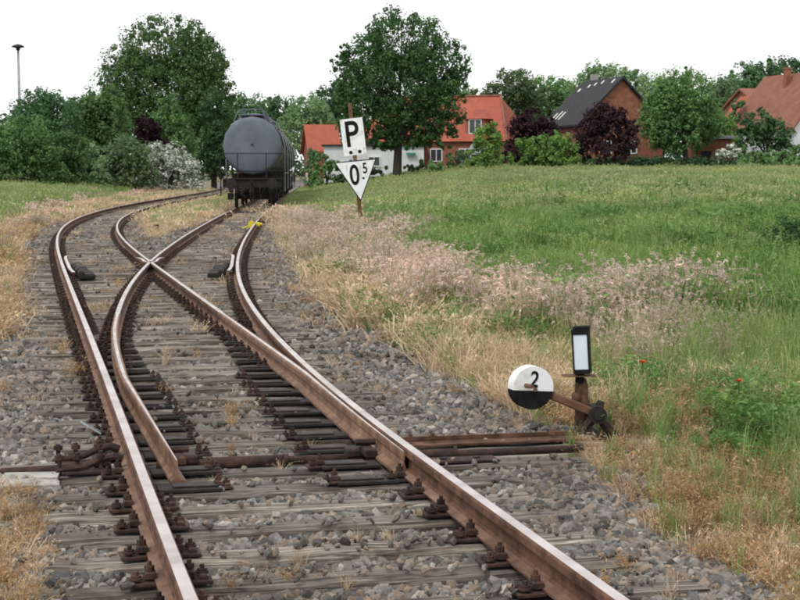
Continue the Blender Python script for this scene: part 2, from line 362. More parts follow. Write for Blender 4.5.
for (T, side, opn, sx_, prof) in ((T2, -1, .17, S2X, BLP), (T1, 1, 0.0, S1X, BLPm)):
    s, x, y, th, dz, wid = blade(T, side, STIP, sx_-.28, opn, '', .014)
    BLADES[side] = (s, x, y, th)
    j = int(np.searchsorted(s, STIP+9))
    n_ = len(prof)
    sweep(x[:j+1], y[:j+1], th[:j+1], prof=prof, dz=dz[:j+1], wid=wid[:j+1]).build('switch_blade', BM, TO)
    # closure rail bends into the wing rail beside the far leg of the other route
    fs_ = S1X if T is T2 else S2X; fT = T1 if T is T2 else T2; foff = HG if T is T2 else -HG
    ex = fs_+np.array([.12, .5, .9, 1.15, 1.35]); fl = np.array([.095, .088, .088, .10, .135])*(-1 if T is T2 else 1)
    wx, wy, _ = pt(fT, ex, 0); px_, py_, _ = pt(fT, ex, foff); th_ = np.interp(ex, fT[0], fT[3])
    wx = px_+fl*np.cos(th_); wy = py_+fl*np.sin(th_)
    railpts('closure_rail', np.concatenate([x[j:], wx]), np.concatenate([y[j:], wy]), TO, dz=-.001)
s = np.arange(S2X+.06, SEND+.01, .25); x, y, th = pt(T2, s, -HG); railpts('frog_rail', x, y, TO)
s = np.arange(S1X+.06, SEND+.01, .25); x, y, th = pt(T1, s, HG); railpts('frog_rail', x, y, TO, dz=-.003)
# check rails opposite the frog, with dark chairs
for T, side, sx_ in ((T1, -1, S1X), (T2, 1, S2X)):
    s = np.linspace(sx_-2.0, sx_+2.0, 14); o = np.array([.15, .12, .10]+[.092]*8+[.095, .105, .125])
    x, y, th = pt(T, s, side*HG); x = x-side*o*np.cos(th); y = y-side*o*np.sin(th)
    cr = railpts('check_rail', x, y, TO, dz=np.array([-.045, -.03, -.01]+[.014]*11))
    for k in range(4):
        sc = sx_-2.1+k*.62; xx, yy, tt_ = pt(T, sc, side*(HG-.29-.03*max(0, 2-k))); b = MB()
        Mz = Matrix.Rotation(tt_, 3, 'Z'); b.box((0, 0, -.105), (.26, .5, .085), None, 0, .02); b.box((side*.09, 0, -.06), (.09, .5, .11), None, 0, .03)
        o_ = b.build('check_rail_chair', M['under'], cr); o_.location = (xx, yy, 0); o_.rotation_euler = (0, 0, tt_)
# plain track beyond
TL = thing('railway_track', 'left railway track curving away past the bushes behind the tank wagon', 'track', (0, 0, 0))
TR = thing('railway_track', 'right railway track that the grey tank wagons stand on', 'track', (0, 0, 0))
for T, root in ((T1, TL), (T2, TR)):
    for sd_ in (-1, 1): rail('rail', T, SEND+.01, 215, sd_*HG, root)
# sleepers
def sleeper_mesh(seed):
    r = random.Random(seed); bm = MB(); nx_ = 14; W, H = .255, .16; vs = []; fs = []
    prof = [(-.5, -1), (-.5, -.12), (-.44, 0), (-.15, .0), (.15, .0), (.44, 0), (.5, -.12), (.5, -1)]
    for i in range(nx_+1):
        x = -.5+i/nx_; wv = r.uniform(-.012, .012); hv = r.uniform(-.012, .002)
        for (a_, z_) in prof: vs.append((x+(r.uniform(-.004, .004) if i in (0, nx_) else 0), a_*W+wv+r.uniform(-.006, .006), z_*H+(hv+r.uniform(-.006, 0) if z_ > -.5 else 0)))
    k = len(prof)
    for i in range(nx_):
        for j in range(k-1): fs.append((i*k+j, (i+1)*k+j, (i+1)*k+j+1, i*k+j+1))
    fs.append(tuple(range(k))); fs.append(tuple(range((nx_+1)*k-1, nx_*k-1, -1)))
    bm.add(vs, fs); return bm.mesh('sleeper', M['wood'])
SLM = [sleeper_mesh(i) for i in range(6)]
SLEEPERS = []      # x, y, th, half length, half width
def sleeper(T, s, o0, o1, root, dz=0, w=.76):
    x, y, th = pt(T, s, (o0+o1)/2); th = float(th)+random.uniform(-.012, .012); o = link('sleeper', SLM[random.randrange(6)], root, (float(x), float(y), -.168+dz), (0, random.uniform(-.003, .003), th))
    if random.random() < .5: o.rotation_euler.z += PI
    o.scale = ((o1-o0), w, 1); SLEEPERS.append((float(x), float(y), th, (o1-o0)/2, .13*w)); return o
S_SW = [-1.9, -1.3, -.7, -.1, .5, 1.1, 1.7, 2.25, 2.75, 3.22, 3.77, 4.25, 4.68, 5.16, 5.70]+[6.22+.52*i for i in range(49)]
xs2 = lambda s: float(((pt(T2, s)[0]-pt(T1, s)[0])*math.cos(pt(T1, s)[2])+(pt(T2, s)[1]-pt(T1, s)[1])*math.sin(pt(T1, s)[2])))
FAST = []
for i, s in enumerate(S_SW):
    d = xs2(s) if s > 4.7 else 0
    o0 = -1.32+random.uniform(-.07, .07); o1 = 1.32+d+random.uniform(-.08, .08)
    if abs(s-5.16) < .01 or abs(s-5.7) < .01: o1 = 2.25; o0 = -1.75
    sleeper(T1, s, o0, o1, TO, dz=-.004*(i % 3))
    FAST += [(T1, s, -HG), (T2 if s > 4.7 else T1, s, HG)]
    if s > 9.5: FAST += [(T2, s, -HG), (T1, s, HG)]
S_LAST = S_SW[-1]
for T, root in ((T1, TL), (T2, TR)):
    s = S_LAST+.6
    while s < 95:
        sleeper(T, s, -1.3+random.uniform(-.06, .06), 1.3+random.uniform(-.06, .06), root, dz=-.012-random.uniform(0, .012)); s += .62
# rail fastenings: ribbed plate, clamp, two bolts
b = MB(); b.box((.095, 0, -.158), (.16, .13, .018), None, 0, .004)
b.box((.078, 0, -.128), (.045, .075, .034), None, 0, .006)
for (px_, py_, h_) in ((.082, 0, .062), (.138, .035, .03)):
    b.tube((px_, py_, -.15), (px_, py_, -.15+h_+.018), .010, n=8)
    b.tube((px_, py_, -.15+h_-.022), (px_, py_, -.15+h_), .021, n=6); b.tube((px_, py_, -.15+.012), (px_, py_, -.15+.02), .028, n=10)
b.box((.138, -.03, -.143), (.035, .035, .028), None, 0, .006)
FM = b.mesh('rail_fastening', M['rust_dark']); far = MB(); cnt = 0
for (T, s, off) in FAST:
    for sd_ in (-1, 1):
        x, y, th = pt(T, s, off); x, y, th = float(x), float(y), float(th)
        if s > STIP-.2 and s < STIP+8.5 and ((off < 0 and T is T1 and sd_ > 0) or (off > 0 and T is T2 and sd_ < 0)): continue
        if cnt < 290 and y < 21:
            o = link('rail_fastening', FM, TO, (x, y, random.uniform(-.003, .001)), (0, 0, th+(PI if sd_ < 0 else 0)+random.uniform(-.05, .05))); cnt += 1
            continue
        Mx = Matrix.Translation((x, y, 0))@Matrix.Rotation(th+(PI if sd_ < 0 else 0), 4, 'Z')
        for c_, d_ in (((.095, 0, -.156), (.15, .13, .022)), ((.09, 0, -.12), (.06, .075, .06)), ((.155, .03, -.13), (.04, .04, .04))):
            bb = MB().box(c_, d_); far.add([Mx@Vector(p) for p in bb.v], bb.f)
for T, root in ((T1, TL), (T2, TR)):
    s = S_LAST+.6
    while s < 62:
        for off in (-HG, HG):
            for sd_ in (-1, 1):
                x, y, th = pt(T, s, off); Mx = Matrix.Translation((float(x), float(y), 0))@Matrix.Rotation(float(th)+(PI if sd_ < 0 else 0), 4, 'Z')
                bb = MB().box((.1, 0, -.15), (.16, .13, .04)); far.add([Mx@Vector(p) for p in bb.v], bb.f)
        s += .62
o = far.build('distant_rail_fastenings', M['rust_dark'], TO); o['kind'] = 'stuff'
# slide plates under the blades
b = MB(); b.box((0, 0, -.157), (.34, .16, .021), None, 0, .004); b.box((-.03, 0, -.1395), (.24, .10, .012), None, 1, .004)
SPM = b.mesh('slide_plate', [M['grease'], M['slide']])
for s in S_SW:
    if STIP-.2 < s < STIP+8:
        x, y, th = pt(T1, s, -HG+.27); link('slide_plate', SPM, TO, (float(x), float(y), 0), (0, 0, float(th)+PI))
        x, y, th = pt(T2, s, HG-.27); o = link('slide_plate', SPM, TO, (float(x), float(y), 0), (0, 0, float(th)))
        x2, y2, th2 = pt(T2, s, HG-.36)
        b = MB()
        if s < STIP+5:
            link('slide_plate_bolt', FM, TO, (float(x2)-.02, float(y2), -.03), (0, 0, float(th2)+PI)).scale = (.8, .8, .8)
            x2, y2, th2 = pt(T1, s, -HG+.36); link('slide_plate_bolt', FM, TO, (float(x2), float(y2), -.03), (0, 0, float(th2))).scale = (.8, .8, .8)
# fishplate on right closure rail, rod, hook locks
def loc1(s, off, z): x, y, th = pt(T1, s, off); return Vector((float(x), float(y), z))
SR = 5.43
b = MB(); b.tube(loc1(SR, -.60, -.165), loc1(SR, .62, -.165), .026, n=12); b.tube(loc1(SR, -.28, -.165), loc1(SR, .14, -.165), .036, n=14)
b.tube(loc1(SR, .14, -.165), loc1(SR, .17, -.165), .042, n=14); b.tube(loc1(SR, -.31, -.165), loc1(SR, -.28, -.165), .042, n=14); b.build('throw_rod', M['rust_dark'], TO, True)
b = MB(); b.tube(loc1(SR, .62, -.168), loc1(SR, 2.0, -.165), .024, n=10); b.tube(loc1(SR, .9, -.168), loc1(SR, 1.2, -.167), .034, n=10); b.build('drive_rod', M['rust_dark'], TO, True)
b = MB(); b.tube(loc1(SR-.03, -1.72, -.175), loc1(SR, -.86, -.165), .034, n=10); b.build('lock_rod', M['rust_dark'], TO, True)
def locr(s): return Matrix.Rotation(float(pt(T1, s)[2]), 3, 'Z')
b = MB(); b.box(loc1(5.72, 1.48, -.150), (1.2, .17, .016), locr(5.7), 0, .003); b.box(loc1(5.79, 1.48, -.128), (1.2, .012, .028), locr(5.7), 0, .003)
for o_ in (.98, 1.12, 1.9):
    for ds in (.02,): b.tube(loc1(5.70+ds, o_, -.13), loc1(5.70+ds, o_, -.085), .013, n=8); b.tube(loc1(5.7+ds, o_, -.122), loc1(5.7+ds, o_, -.1), .025, n=6)
b.build('rod_cover_plate', M['rust'], TO)
b = MB(); b.box(loc1(5.18, 1.12, -.158), (.5, .15, .016), locr(5.2), 0, .004); b.tube(loc1(5.18, 1.05, -.15), loc1(5.18, 1.05, -.14), .02, n=8); b.tube(loc1(5.18, 1.25, -.15), loc1(5.18, 1.25, -.14), .02, n=8); b.build('sleeper_plate', M['rust_dark'], TO)
for side in (-1, 1):      # brackets at the blade tips and the clamp lock outside the left rail
    s_, x_, y_, th_ = BLADES[side]; i = 3; L = Matrix.Rotation(float(th_[i]), 3, 'Z'); c = Vector((float(x_[i]), float(y_[i]), 0)); iv = -side
    b = MB(); b.box(c+L@Vector((iv*.075, 0, -.115)), (.07, .2, .05), L, 0, .008); b.tube(c+L@Vector((iv*.02, .06, -.07)), c+L@Vector((iv*.14, .06, -.07)), .02, n=8)
    b.box(c+L@Vector((iv*.12, .1, -.135)), (.14, .12, .05), L, 0, .01); b.build('blade_bracket', M['rust_dark'], TO)
b = MB(); L = locr(SR)
for ds in (-.17, .17):
    pts = [loc1(SR+ds, -HG-.05, -.09), loc1(SR+ds, -HG-.10, -.07), loc1(SR+ds, -HG-.18, -.085), loc1(SR+ds, -HG-.25, -.12), loc1(SR+ds, -HG-.42, -.14)]; b.path(pts, [.024, .024, .022, .02, .02], 8)
    for o_ in (.17, .30, .40): b.tube(loc1(SR+ds, -HG-o_, -.13), loc1(SR+ds, -HG-o_, -.035-.05*(o_-.17)), .013, n=8); b.tube(loc1(SR+ds, -HG-o_, -.08), loc1(SR+ds, -HG-o_, -.055), .027, n=6)
b.box(loc1(SR, -HG-.26, -.157), (.26, .40, .022), L, 0, .006); b.box(loc1(SR, -HG-.17, -.125), (.08, .2, .05), L, 0, .015); b.build('clamp_lock', M['rust_dark'], TO)
b = MB(); b.path([loc1(SR+.75+.02*k, -HG-.13-.02*k*(5-k), -.09+.02*k*(5-k)*.6) for k in range(6)], .006, 6); b.build('earth_wire', M['galv'], TO)

# pale weathered block at the end of the long sleepers
c = onz(12, 478, -.15); b = MB(); rb = random.Random(5)
for (x_, y_, w_, d_, h_) in ((.10, .06, .30, .16, .13), (.085, -.105, .33, .155, .125), (-.17, .03, .20, .30, .12), (-.33, .01, .11, .27, .115)):
    nv = len(b.v); b.box((x_, y_, -.13+h_/2), (w_, d_, h_), Matrix.Rotation(rb.uniform(-.05, .05), 3, 'Z'), 0, .014)
    for i_ in range(nv, len(b.v)): p_ = b.v[i_]; b.v[i_] = (p_[0]+rb.uniform(-.012, .012), p_[1]+rb.uniform(-.012, .012), p_[2]+rb.uniform(-.010, .006))
o = b.build('timber_block', M['wood_pale']); o.location = (c.x, c.y, -.135); o.rotation_euler = (.02, .03, .2); tag(o, 'pale cracked weathered block lying left of the turnout beside the long sleepers', 'block')

# ------------------------------------------------------------------ switch stand with weighted lever and lantern
B0 = onz(590, 440, -.22); Y0 = B0.y
ST = thing('switch_stand', 'rusty hand lever switch stand with black lantern beside the turnout', 'switch stand', B0)
def q(u, v, dy=0): return at(u, v, Y0+dy)-B0
piv = q(597, 414, -.06)
b = MB()
for dy in (-.05, .05):
    for (u, v) in ((573, 439), (617, 439)):
        p = piv+Vector((0, dy+.06, -.01)); e = q(u, v, dy); b.path([p, p.lerp(e, .5), e], [.034, .032, .036], 6)
b.box(q(594, 440, 0)+Vector((0, 0, .01)), (.42, .26, .035), None, 0, .008); b.build('base_frame', M['rust_dark'], ST)
b = MB(); L_ = Matrix.Translation(q(581, 437, .06)); hcol = (437-377)/FPX*Y0
b.lathe([(.06, 0), (.06, .03), (.045, .06), (.042, hcol*.45), (.055, hcol*.5), (.055, hcol*.62), (.046, hcol*.66), (.044, hcol*.9), (.03, hcol), (.0, hcol)], L_, 16); b.box(q(576, 398, 0), (.05, .06, .07), None, 0, .01)
b.build('column', M['rust'], ST, True)
b = MB(); b.tube(piv+Vector((0, -.06, 0)), piv+Vector((0, .11, 0)), .058, n=18); b.tube(piv+Vector((0, -.075, 0)), piv+Vector((0, -.06, 0)), .03, n=12)
b.path([piv, q(601, 401, -.04)], [.04, .022], 8); b.build('pivot_hub', M['under'], ST)
dc = q(530.5, 387, -.10); DR = 21.5/FPX*Y0
b = MB(); a_ = piv+Vector((0, -.02, 0)); e = dc+Vector((.05, .02, -.02)); d = (e-a_); ang = math.atan2(d.z, d.x)
b.box((a_+e)/2, (d.length, .03, .055), Matrix.Rotation(-ang, 3, 'Y'), 0, .008); b.build('lever', M['rust'], ST)
CW = Matrix.Translation(dc)@Matrix.Rotation(R(17), 4, 'Z')@Matrix.Rotation(R(4), 4, 'Y')@Matrix.Translation((0, -.05, 0))
ch = -.018; a0 = math.asin(ch/DR)
def arc(a, b_, n_): return [(DR*math.cos(a+(b_-a)*i/n_), DR*math.sin(a+(b_-a)*i/n_)) for i in range(n_+1)]
cw = MB().prism(arc(a0, PI-a0, 30), .10, CW).build('counterweight', M['white'], ST)
MB().prism([(x_, z_-.0015) for x_, z_ in arc(PI-a0, 2*PI+a0, 30)], .10, CW).build('black_half', M['black'], cw)
b = MB(); b.tube(CW@Vector((-.03, -.055, .015)), CW@Vector((-.055, .0, .015)), .014, n=10); b.build('peg', M['rust_blade'], cw)
b = MB(); b.tube(CW@Vector((.012, -.012, -.01)), CW@Vector((.012, .0, -.01)), .014, n=8); b.build('bolt', M['rust_light'], cw)
def text_mesh(s, size, xs=1.0, bold=0.0):
    c = bpy.data.curves.new('txt', 'FONT'); c.body = s; c.size = size; c.extrude = .0015; c.offset = bold; c.align_x = 'CENTER'
    o = bpy.data.objects.new('txt', c); COL.objects.link(o); bpy.context.view_layer.update()
    me = bpy.data.meshes.new_from_object(o.evaluated_get(bpy.context.evaluated_depsgraph_get())); bpy.data.objects.remove(o)
    for v in me.vertices: v.co.x *= xs
    zs = [v.co.y for v in me.vertices]; cy = (min(zs)+max(zs))/2; cxm = (min(v.co.x for v in me.vertices)+max(v.co.x for v in me.vertices))/2
    for v in me.vertices: v.co.x -= cxm; v.co.y -= cy
    return me
def text(name, s, size, M4, mat, parent, xs=1.0, bold=0.0):
    me = text_mesh(s, size, xs, bold); me.transform(M4@Matrix.Rotation(R(90), 4, 'X')); me.materials.clear(); me.materials.append(mat); return link(name, me, parent)
text('numeral', '2', .145, CW@Matrix.Translation((.004, -.002, .058))@Matrix.Rotation(R(6), 4, 'Y'), M['black'], cw, .85, .0025)
# lantern
lc = q(581.5, 351.5, .02); LM = Matrix.Translation(lc)@Matrix.Rotation(R(-3.5), 4, 'Y')@Matrix.Rotation(R(-14), 4, 'Z')
px1 = Y0/FPX
def lb(mb, c, d_, mi=0, bev=.004):
    bb = MB().box(c, d_, None, 0, bev); mb.add([LM@Vector(p) for p in bb.v], bb.f, mi)
lw, lh = 17*px1, 44*px1
b = MB(); lb(b, (0, .01, 0), (lw, .085, lh)); lb(b, (.006, .02, lh/2+.012), (lw*.96, .08, .022)); lb(b, (0, .01, lh/2), (lw*1.05, .1, .006), 0, 0)
for s_ in (-1, 1): lb(b, (s_*(lw/2-.005), -.037, 0), (.010, .012, lh), 0, 0)
for s_ in (-1, 1): lb(b, (0, -.0375, s_*(lh/2-.014)), (lw-.021, .011, .026 if s_ > 0 else .030), 0, 0)
ln = b.build('lantern', M['black'], ST)
b = MB(); lb(b, (0, -.0345, -.002), (lw-.0215, .004, lh-.055), 0, 0); b.build('glass_panel', M['panel'], ln)
b = MB(); b.box(q(579, 375.5, .03), (34*px1, .12, .006), None, 0, .001); b.build('drip_plate', M['post'], ST)
b = MB(); b.tube(q(579.5, 382, .04), q(580, 374, .03), .03, n=12); b.build('spindle', M['black'], ST)

# ------------------------------------------------------------------ P / 0.5 signal post
PB = onz(362, 234, -.2); PY = PB.y; PS = FPX/PY
SG = thing('signal_post', 'rusty leaning post carrying a white P board over a white speed triangle', 'sign', PB)
def qs(u, v, dy=0): return at(u, v, PY+dy)-PB
lean = Matrix.Rotation(R(-5.2), 4, 'Y')
pl = (234-104)/PS*1.005
b = MB(); b.box((0, 0, pl/2), (.11, .05, pl), None, 0, .004); b.box((0, .035, pl/2), (.02, .05, pl), None, 0, .002)
o = b.build('post', M['post'], SG); o.data.transform(lean)
Mp = Matrix.Translation(qs(353.2, 136.8, -.06))@Matrix.Rotation(R(-7), 4, 'Y')
pw, ph = 22.5/PS, 36.5/PS
bd = MB().prism([(-pw/2, -ph/2), (pw/2, -ph/2), (pw/2, ph/2), (-pw/2, ph/2)], .02, Mp).build('letter_board', M['white'], SG)
text('letter', 'P', 1.02, Mp@Matrix.Translation((-.01, -.003, .09)), M['black'], bd, .80, .014)
for dx in (-.12, .13): MB().prism([(dx+.052*math.cos(i*PI/8), -ph/2+.085+.052*math.sin(i*PI/8)) for i in range(16)], .004, Mp@Matrix.Translation((0, -.003, 0))).build('dot', M['black'], bd)
A_, B_, C_ = qs(334, 162.5, -.05), qs(376.5, 158.5, -.05), qs(361, 201.5, -.05)
G_ = (A_+B_+C_)/3
def tri(k, dy): return [G_+(p-G_)*k+Vector((0, dy, 0)) for p in (A_, C_, B_)]
def triobj(name, k, d0, d1, mat, par):
    t0, t1 = tri(k, d0), tri(k, d1); return MB().add(t0+t1, [(0, 1, 2), (5, 4, 3), (0, 3, 4, 1), (1, 4, 5, 2), (2, 5, 3, 0)]).build(name, mat, par)
tb = triobj('speed_triangle', 1.0, 0, .02, M['black'], SG); triobj('white_field', .925, -.004, .001, M['white'], tb)
Mt = Matrix.Translation(G_+Vector((0, -.006, 0)))@Matrix.Rotation(R(-6), 4, 'Y')
text('numeral', '0', .80, Mt@Matrix.Translation((-.075, 0, -.01)), M['black'], tb, .72, .014)
text('numeral', '5', .42, Mt@Matrix.Translation((.235, 0, .15)), M['black'], tb, .70, .009)
MB().prism([(.165+.034*math.cos(i*PI/8), -.13+.034*math.sin(i*PI/8)) for i in range(16)], .004, Mt).build('dot', M['black'], tb)
for (dx, dz_, w_, h_) in ((-.28, .19, .02, .2), (.105, .06, .018, .42)):
    MB().prism([(dx-w_/2, dz_-h_/2), (dx+w_/3, dz_-h_/2+.04), (dx+w_/2, dz_+h_/2), (dx-w_/2, dz_+h_/2-.02)], .002, Mt@Matrix.Translation((0, .0005, 0))).build('rust_streak', M['streak'], tb)

# ------------------------------------------------------------------ tank wagons
def make_wagon():
    r = thing('tank_wagon', 'dark grey tank wagon nearest the camera, its domed end facing it', 'wagon', group='tank wagons on the right track')
    L, RAD, ZC = 10.8, 1.28, 2.72
    My = Matrix.Translation((0, 0, ZC))@Matrix.Rotation(R(-90), 4, 'X')
    pr = [(0, .86), (.5, .865), (.9, .88), (1.10, .90), (1.2, .935), (1.255, .985), (RAD, 1.07), (RAD, L-1.2), (1.2, L-1.05), (1.05, L-.97), (.75, L-.91), (0, L-.86)]
    tb_ = MB(); tb_.lathe(pr, My, 16); o = tb_.build('tank', [M['tank'], M['tank_side']], r, True)
    o.data.polygons.foreach_set('material_index', [1 if (p.center.y > 1.1 and p.center.y < L-1.2) else 0 for p in o.data.polygons])
    for y in (1.6, 3.6, 5.4, 7.2, 9.2):
        MB().lathe([(RAD-.01, y-.05), (RAD+.018, y-.05), (RAD+.018, y+.05), (RAD-.01, y+.05)], My, 16).build('tank_band', M['under'], r)
    MB().tube((.0, .80, ZC+.05), (0, .88, ZC+.05), .05, n=10).build('plug', M['rust_dark'], r)
    b = MB()
    for s_ in (-1, 1): b.box((s_*.55, L/2, 1.12), (.09, L-1.3, .26))
    for y in (2.2, 5.4, 8.6): b.box((0, y, 1.12), (1.0, .12, .22)); b.box((0, y, 1.38), (1.9, .2, .26))
    b.build('solebar', M['under'], r)
    for y in (.66, L-.66): MB().box((0, y, 1.08), (2.55, .14, .36), None, 0, .01).build('headstock', M['under'], r)
    for yd, y0 in ((1, 0), (-1, L)):
        for s_ in (-1, 1):
            b = MB(); b.lathe([(0, 0), (.22, .015), (.235, .03), (.235, .05), (.06, .07), (.06, .3), (.13, .32), (.15, .6)], Matrix.Translation((s_*.875, y0, 1.06))@Matrix.Rotation(R(-90*yd), 4, 'X'), 20); b.build('buffer', M['under'], r, False)
        b = MB(); b.path([(0, y0+yd*.55, 1.06), (0, y0+yd*.3, 1.06), (0, y0+yd*.2, 1.12), (0, y0+yd*.28, 1.17)], .04, 8); b.path([(-.05, y0+yd*.45, 1.0), (-.05, y0+yd*.4, .7), (-.05, y0+yd*.42, .42)], .03, 6); b.path([(.05, y0+yd*.45, 1.0), (.05, y0+yd*.4, .7), (.05, y0+yd*.42, .42)], .03, 6)
        b.build('coupling', M['under'], r)
        for s_ in (-1, 1): MB().path([(s_*.34, y0+yd*.6, .95), (s_*.34, y0+yd*.42, .8), (s_*.36, y0+yd*.4, .5), (s_*.33, y0+yd*.5, .38)], .025, 6).build('brake_hose', M['under'], r)
    MB().box((0, .8, 1.29), (2.75, .62, .04)).build('end_platform', M['under'], r)
    rl = MB()
    for x in (-1.36, -.62, .62, 1.36): rl.tube((x, .55, 1.3), (x, .55, 2.4), .022, n=6)
    for z in (1.62, 2.38): rl.tube((-1.36, .55, z), (1.36, .55, z), .02, n=6)
    for s_ in (-1, 1): rl.tube((s_*1.3, .55, 2.35), (s_*.66, .55, 1.65), .014, n=6); rl.tube((s_*1.36, .55, 2.38), (s_*1.36, 1.05, 2.38), .02, n=6)
    rl.build('railing', M['under'], r)
    b = MB(); b.box((0, L/2, ZC+RAD+.06), (1.1, L-2.2, .03)); b.build('walkway', M['tank'], r)
    b = MB()
    for s_ in (-1, 1):
        b.tube((s_*.42, 1.1, ZC+RAD+.30), (s_*.42, L-1.1, ZC+RAD+.30), .022, n=6)
        for k in range(6): y = 1.1+(L-2.2)*k/5; b.tube((s_*.62, y, ZC+RAD-.22), (s_*.42, y, ZC+RAD+.30), .022, n=6)
        b.path([(s_*.42, 1.1, ZC+RAD+.30), (s_*.66, 1.05, ZC+RAD+.12), (s_*.8, 1.05, ZC+RAD-.28)], .025, 6)
    b.tube((-.42, 1.1, ZC+RAD+.3), (.42, 1.1, ZC+RAD+.3), .022, n=6); b.build('walkway_railing', M['tank'], r)
    MB().lathe([(.36, 0), (.36, .22), (.42, .22), (.42, .27), (0, .33)], Matrix.Translation((0, L/2, ZC+RAD-.04)), 20).build('dome', M['tank'], r, False)
    for s_ in (-1, 1):
        b = MB()
        for dx in (-.2, .2): b.path([(s_*1.36, L/2+dx, .7), (s_*1.36, L/2+dx, 2.8), (s_*1.1, L/2+dx, 3.75), (s_*.6, L/2+dx, 4.1)], .02, 6)
        for k in range(9): z = .8+k*.26; b.tube((s_*1.36, L/2-.2, z), (s_*1.36, L/2+.2, z), .014, n=5)
        b.build('ladder', M['galv'], r)
        b = MB()
        for dy in (0, .34): b.tube((s_*1.36, .5+dy, .55), (s_*1.36, .5+dy, 1.4), .018, n=6)
        b.box((s_*1.36, .67, .56), (.1, .4, .03)); b.box((s_*1.36, .67, .9), (.1, .4, .03)); b.build('step', M['under'], r)
    for y in (2.0, 8.8):
        w_ = MB()
        for s_ in (-1, 1):
            w_.lathe([(0, -.06), (.2, -.06), (.36, -.03), (.45, -.055), (.458, .035), (.485, .045), (.485, .075), (.40, .075), (.36, .02), (.2, .05), (0, .06)], Matrix.Translation((s_*.7525, y, .456))@Matrix.Rotation(R(-90*s_), 4, 'Y'), 28)
        w_.tube((-.75, y, .456), (.75, y, .456), .085, n=12); w_.build('wheelset', M['under'], r)
        for s_ in (-1, 1):
            b = MB(); b.box((s_*1.0, y, .5), (.26, .28, .3), None, 0, .03); b.box((s_*1.0, y, .72), (.12, .3, .1))
            for k in range(4): b.box((s_*1.0, y, .80+k*.025), (.1, 1.2-k*.22, .022))
            for dy in (-.6, .6): b.tube((s_*1.0, y+dy, .8), (s_*.9, y+dy*1.1, 1.02), .03, n=6)
            for dy in (-.22, .22): b.box((s_*.62, y+dy, .72), (.03, .08, .6))
            b.build('axle_box', M['under'], r)
            MB().box((s_*.76, y-.53, .5), (.09, .06, .34), None, 0, .01).build('brake_shoe', M['under'], r)
    MB().lathe([(0, 0), (.2, 0), (.2, .8), (0, .8)], Matrix.Translation((.25, 4.2, .85))@Matrix.Rotation(R(-90), 4, 'X'), 16).build('air_cylinder', M['under'], r)
    return r
WAG = make_wagon()
sw = float(np.interp(69.2, T2[2], T2[0]))
for k in range(5):
    o = WAG if k == 0 else copy_tree(WAG)
    s_ = sw+k*10.86; x, y, th = pt(T2, [s_, s_+10.8]); hd = math.atan2(-(x[1]-x[0]), y[1]-y[0]); o.location = (float(x[0]), float(y[0]), 0); o.rotation_euler = (0, 0, hd)
    if k: o['label'] = ['', 'second tank wagon, coupled right behind the nearest one', 'third tank wagon in the row, counted from the nearest', 'fourth tank wagon in the row, counted from the nearest', 'farthest tank wagon at the far end of the row'][k]

# ------------------------------------------------------------------ small track items
x, y, th = pt(T2, np.interp(onz(254, 223.5, 0).y, T2[2], T2[0]), HG)
CK = thing('rail_chock', 'yellow painted chock clamped across the right rail before the tank wagon', 'chock', (float(x), float(y), 0), float(th))
b = MB(); b.prism([(-.20, -.14), (-.045, -.14), (-.045, .05), (-.12, .09), (-.20, .03)], .34).build('clamp_body', M['yellow'], CK)
b = MB(); b.box((.10, .1, -.03), (.10, .22, .12), None, 0, .02); b.tube((.04, .12, -.02), (.22, .10, -.03), .045, n=10); b.build('screw_knob', M['yellow'], CK)
b = MB(); b.box((-.0, .17, .012), (.20, .20, .022), None, 0, .004); b.path([(-.2, .02, -.08), (-.34, -.05, -.13), (-.42, -.05, -.16)], .022, 6); b.build('saddle', M['yellow'], CK)
p = onz(158, 235, -.22); SK = thing('stake', 'short rusty steel stake between the two tracks', 'stake', p)
MB().box((0, 0, .14), (.05, .05, .30), None, 0, .004).build('shaft', M['rust'], SK); MB().box((-.05, 0, .27), (.16, .05, .05), None, 0, .004).build('crosspiece', M['rust'], SK)
# lamp mast far left
p = at(21, 178, 150); LMz = float(terrain(p.x, 150)); hl = at(19.5, 47, 150).z-LMz
LP = thing('street_lamp', 'tall pale lamp mast with mushroom head above the left bushes', 'street lamp', (p.x, 150, LMz))
MB().path([(0, 0, 0), (0, 0, hl*.5), (-.05, 0, hl-.2)], [.19, .15, .10], 10).build('mast', M['galv'], LP, True)
MB().lathe([(.06, -.35), (.16, -.3), (.2, -.1), (.58, -.02), (.60, .03), (.42, .16), (.15, .25), (0, .27)], Matrix.Translation((-.05, 0, hl)), 20).build('lamp_head', M['tile_dark'], LP, True)
MB().box((.03, 0, hl*.52), (.3, .3, .5), None, 0, .03).build('junction_box', M['galv'], LP)

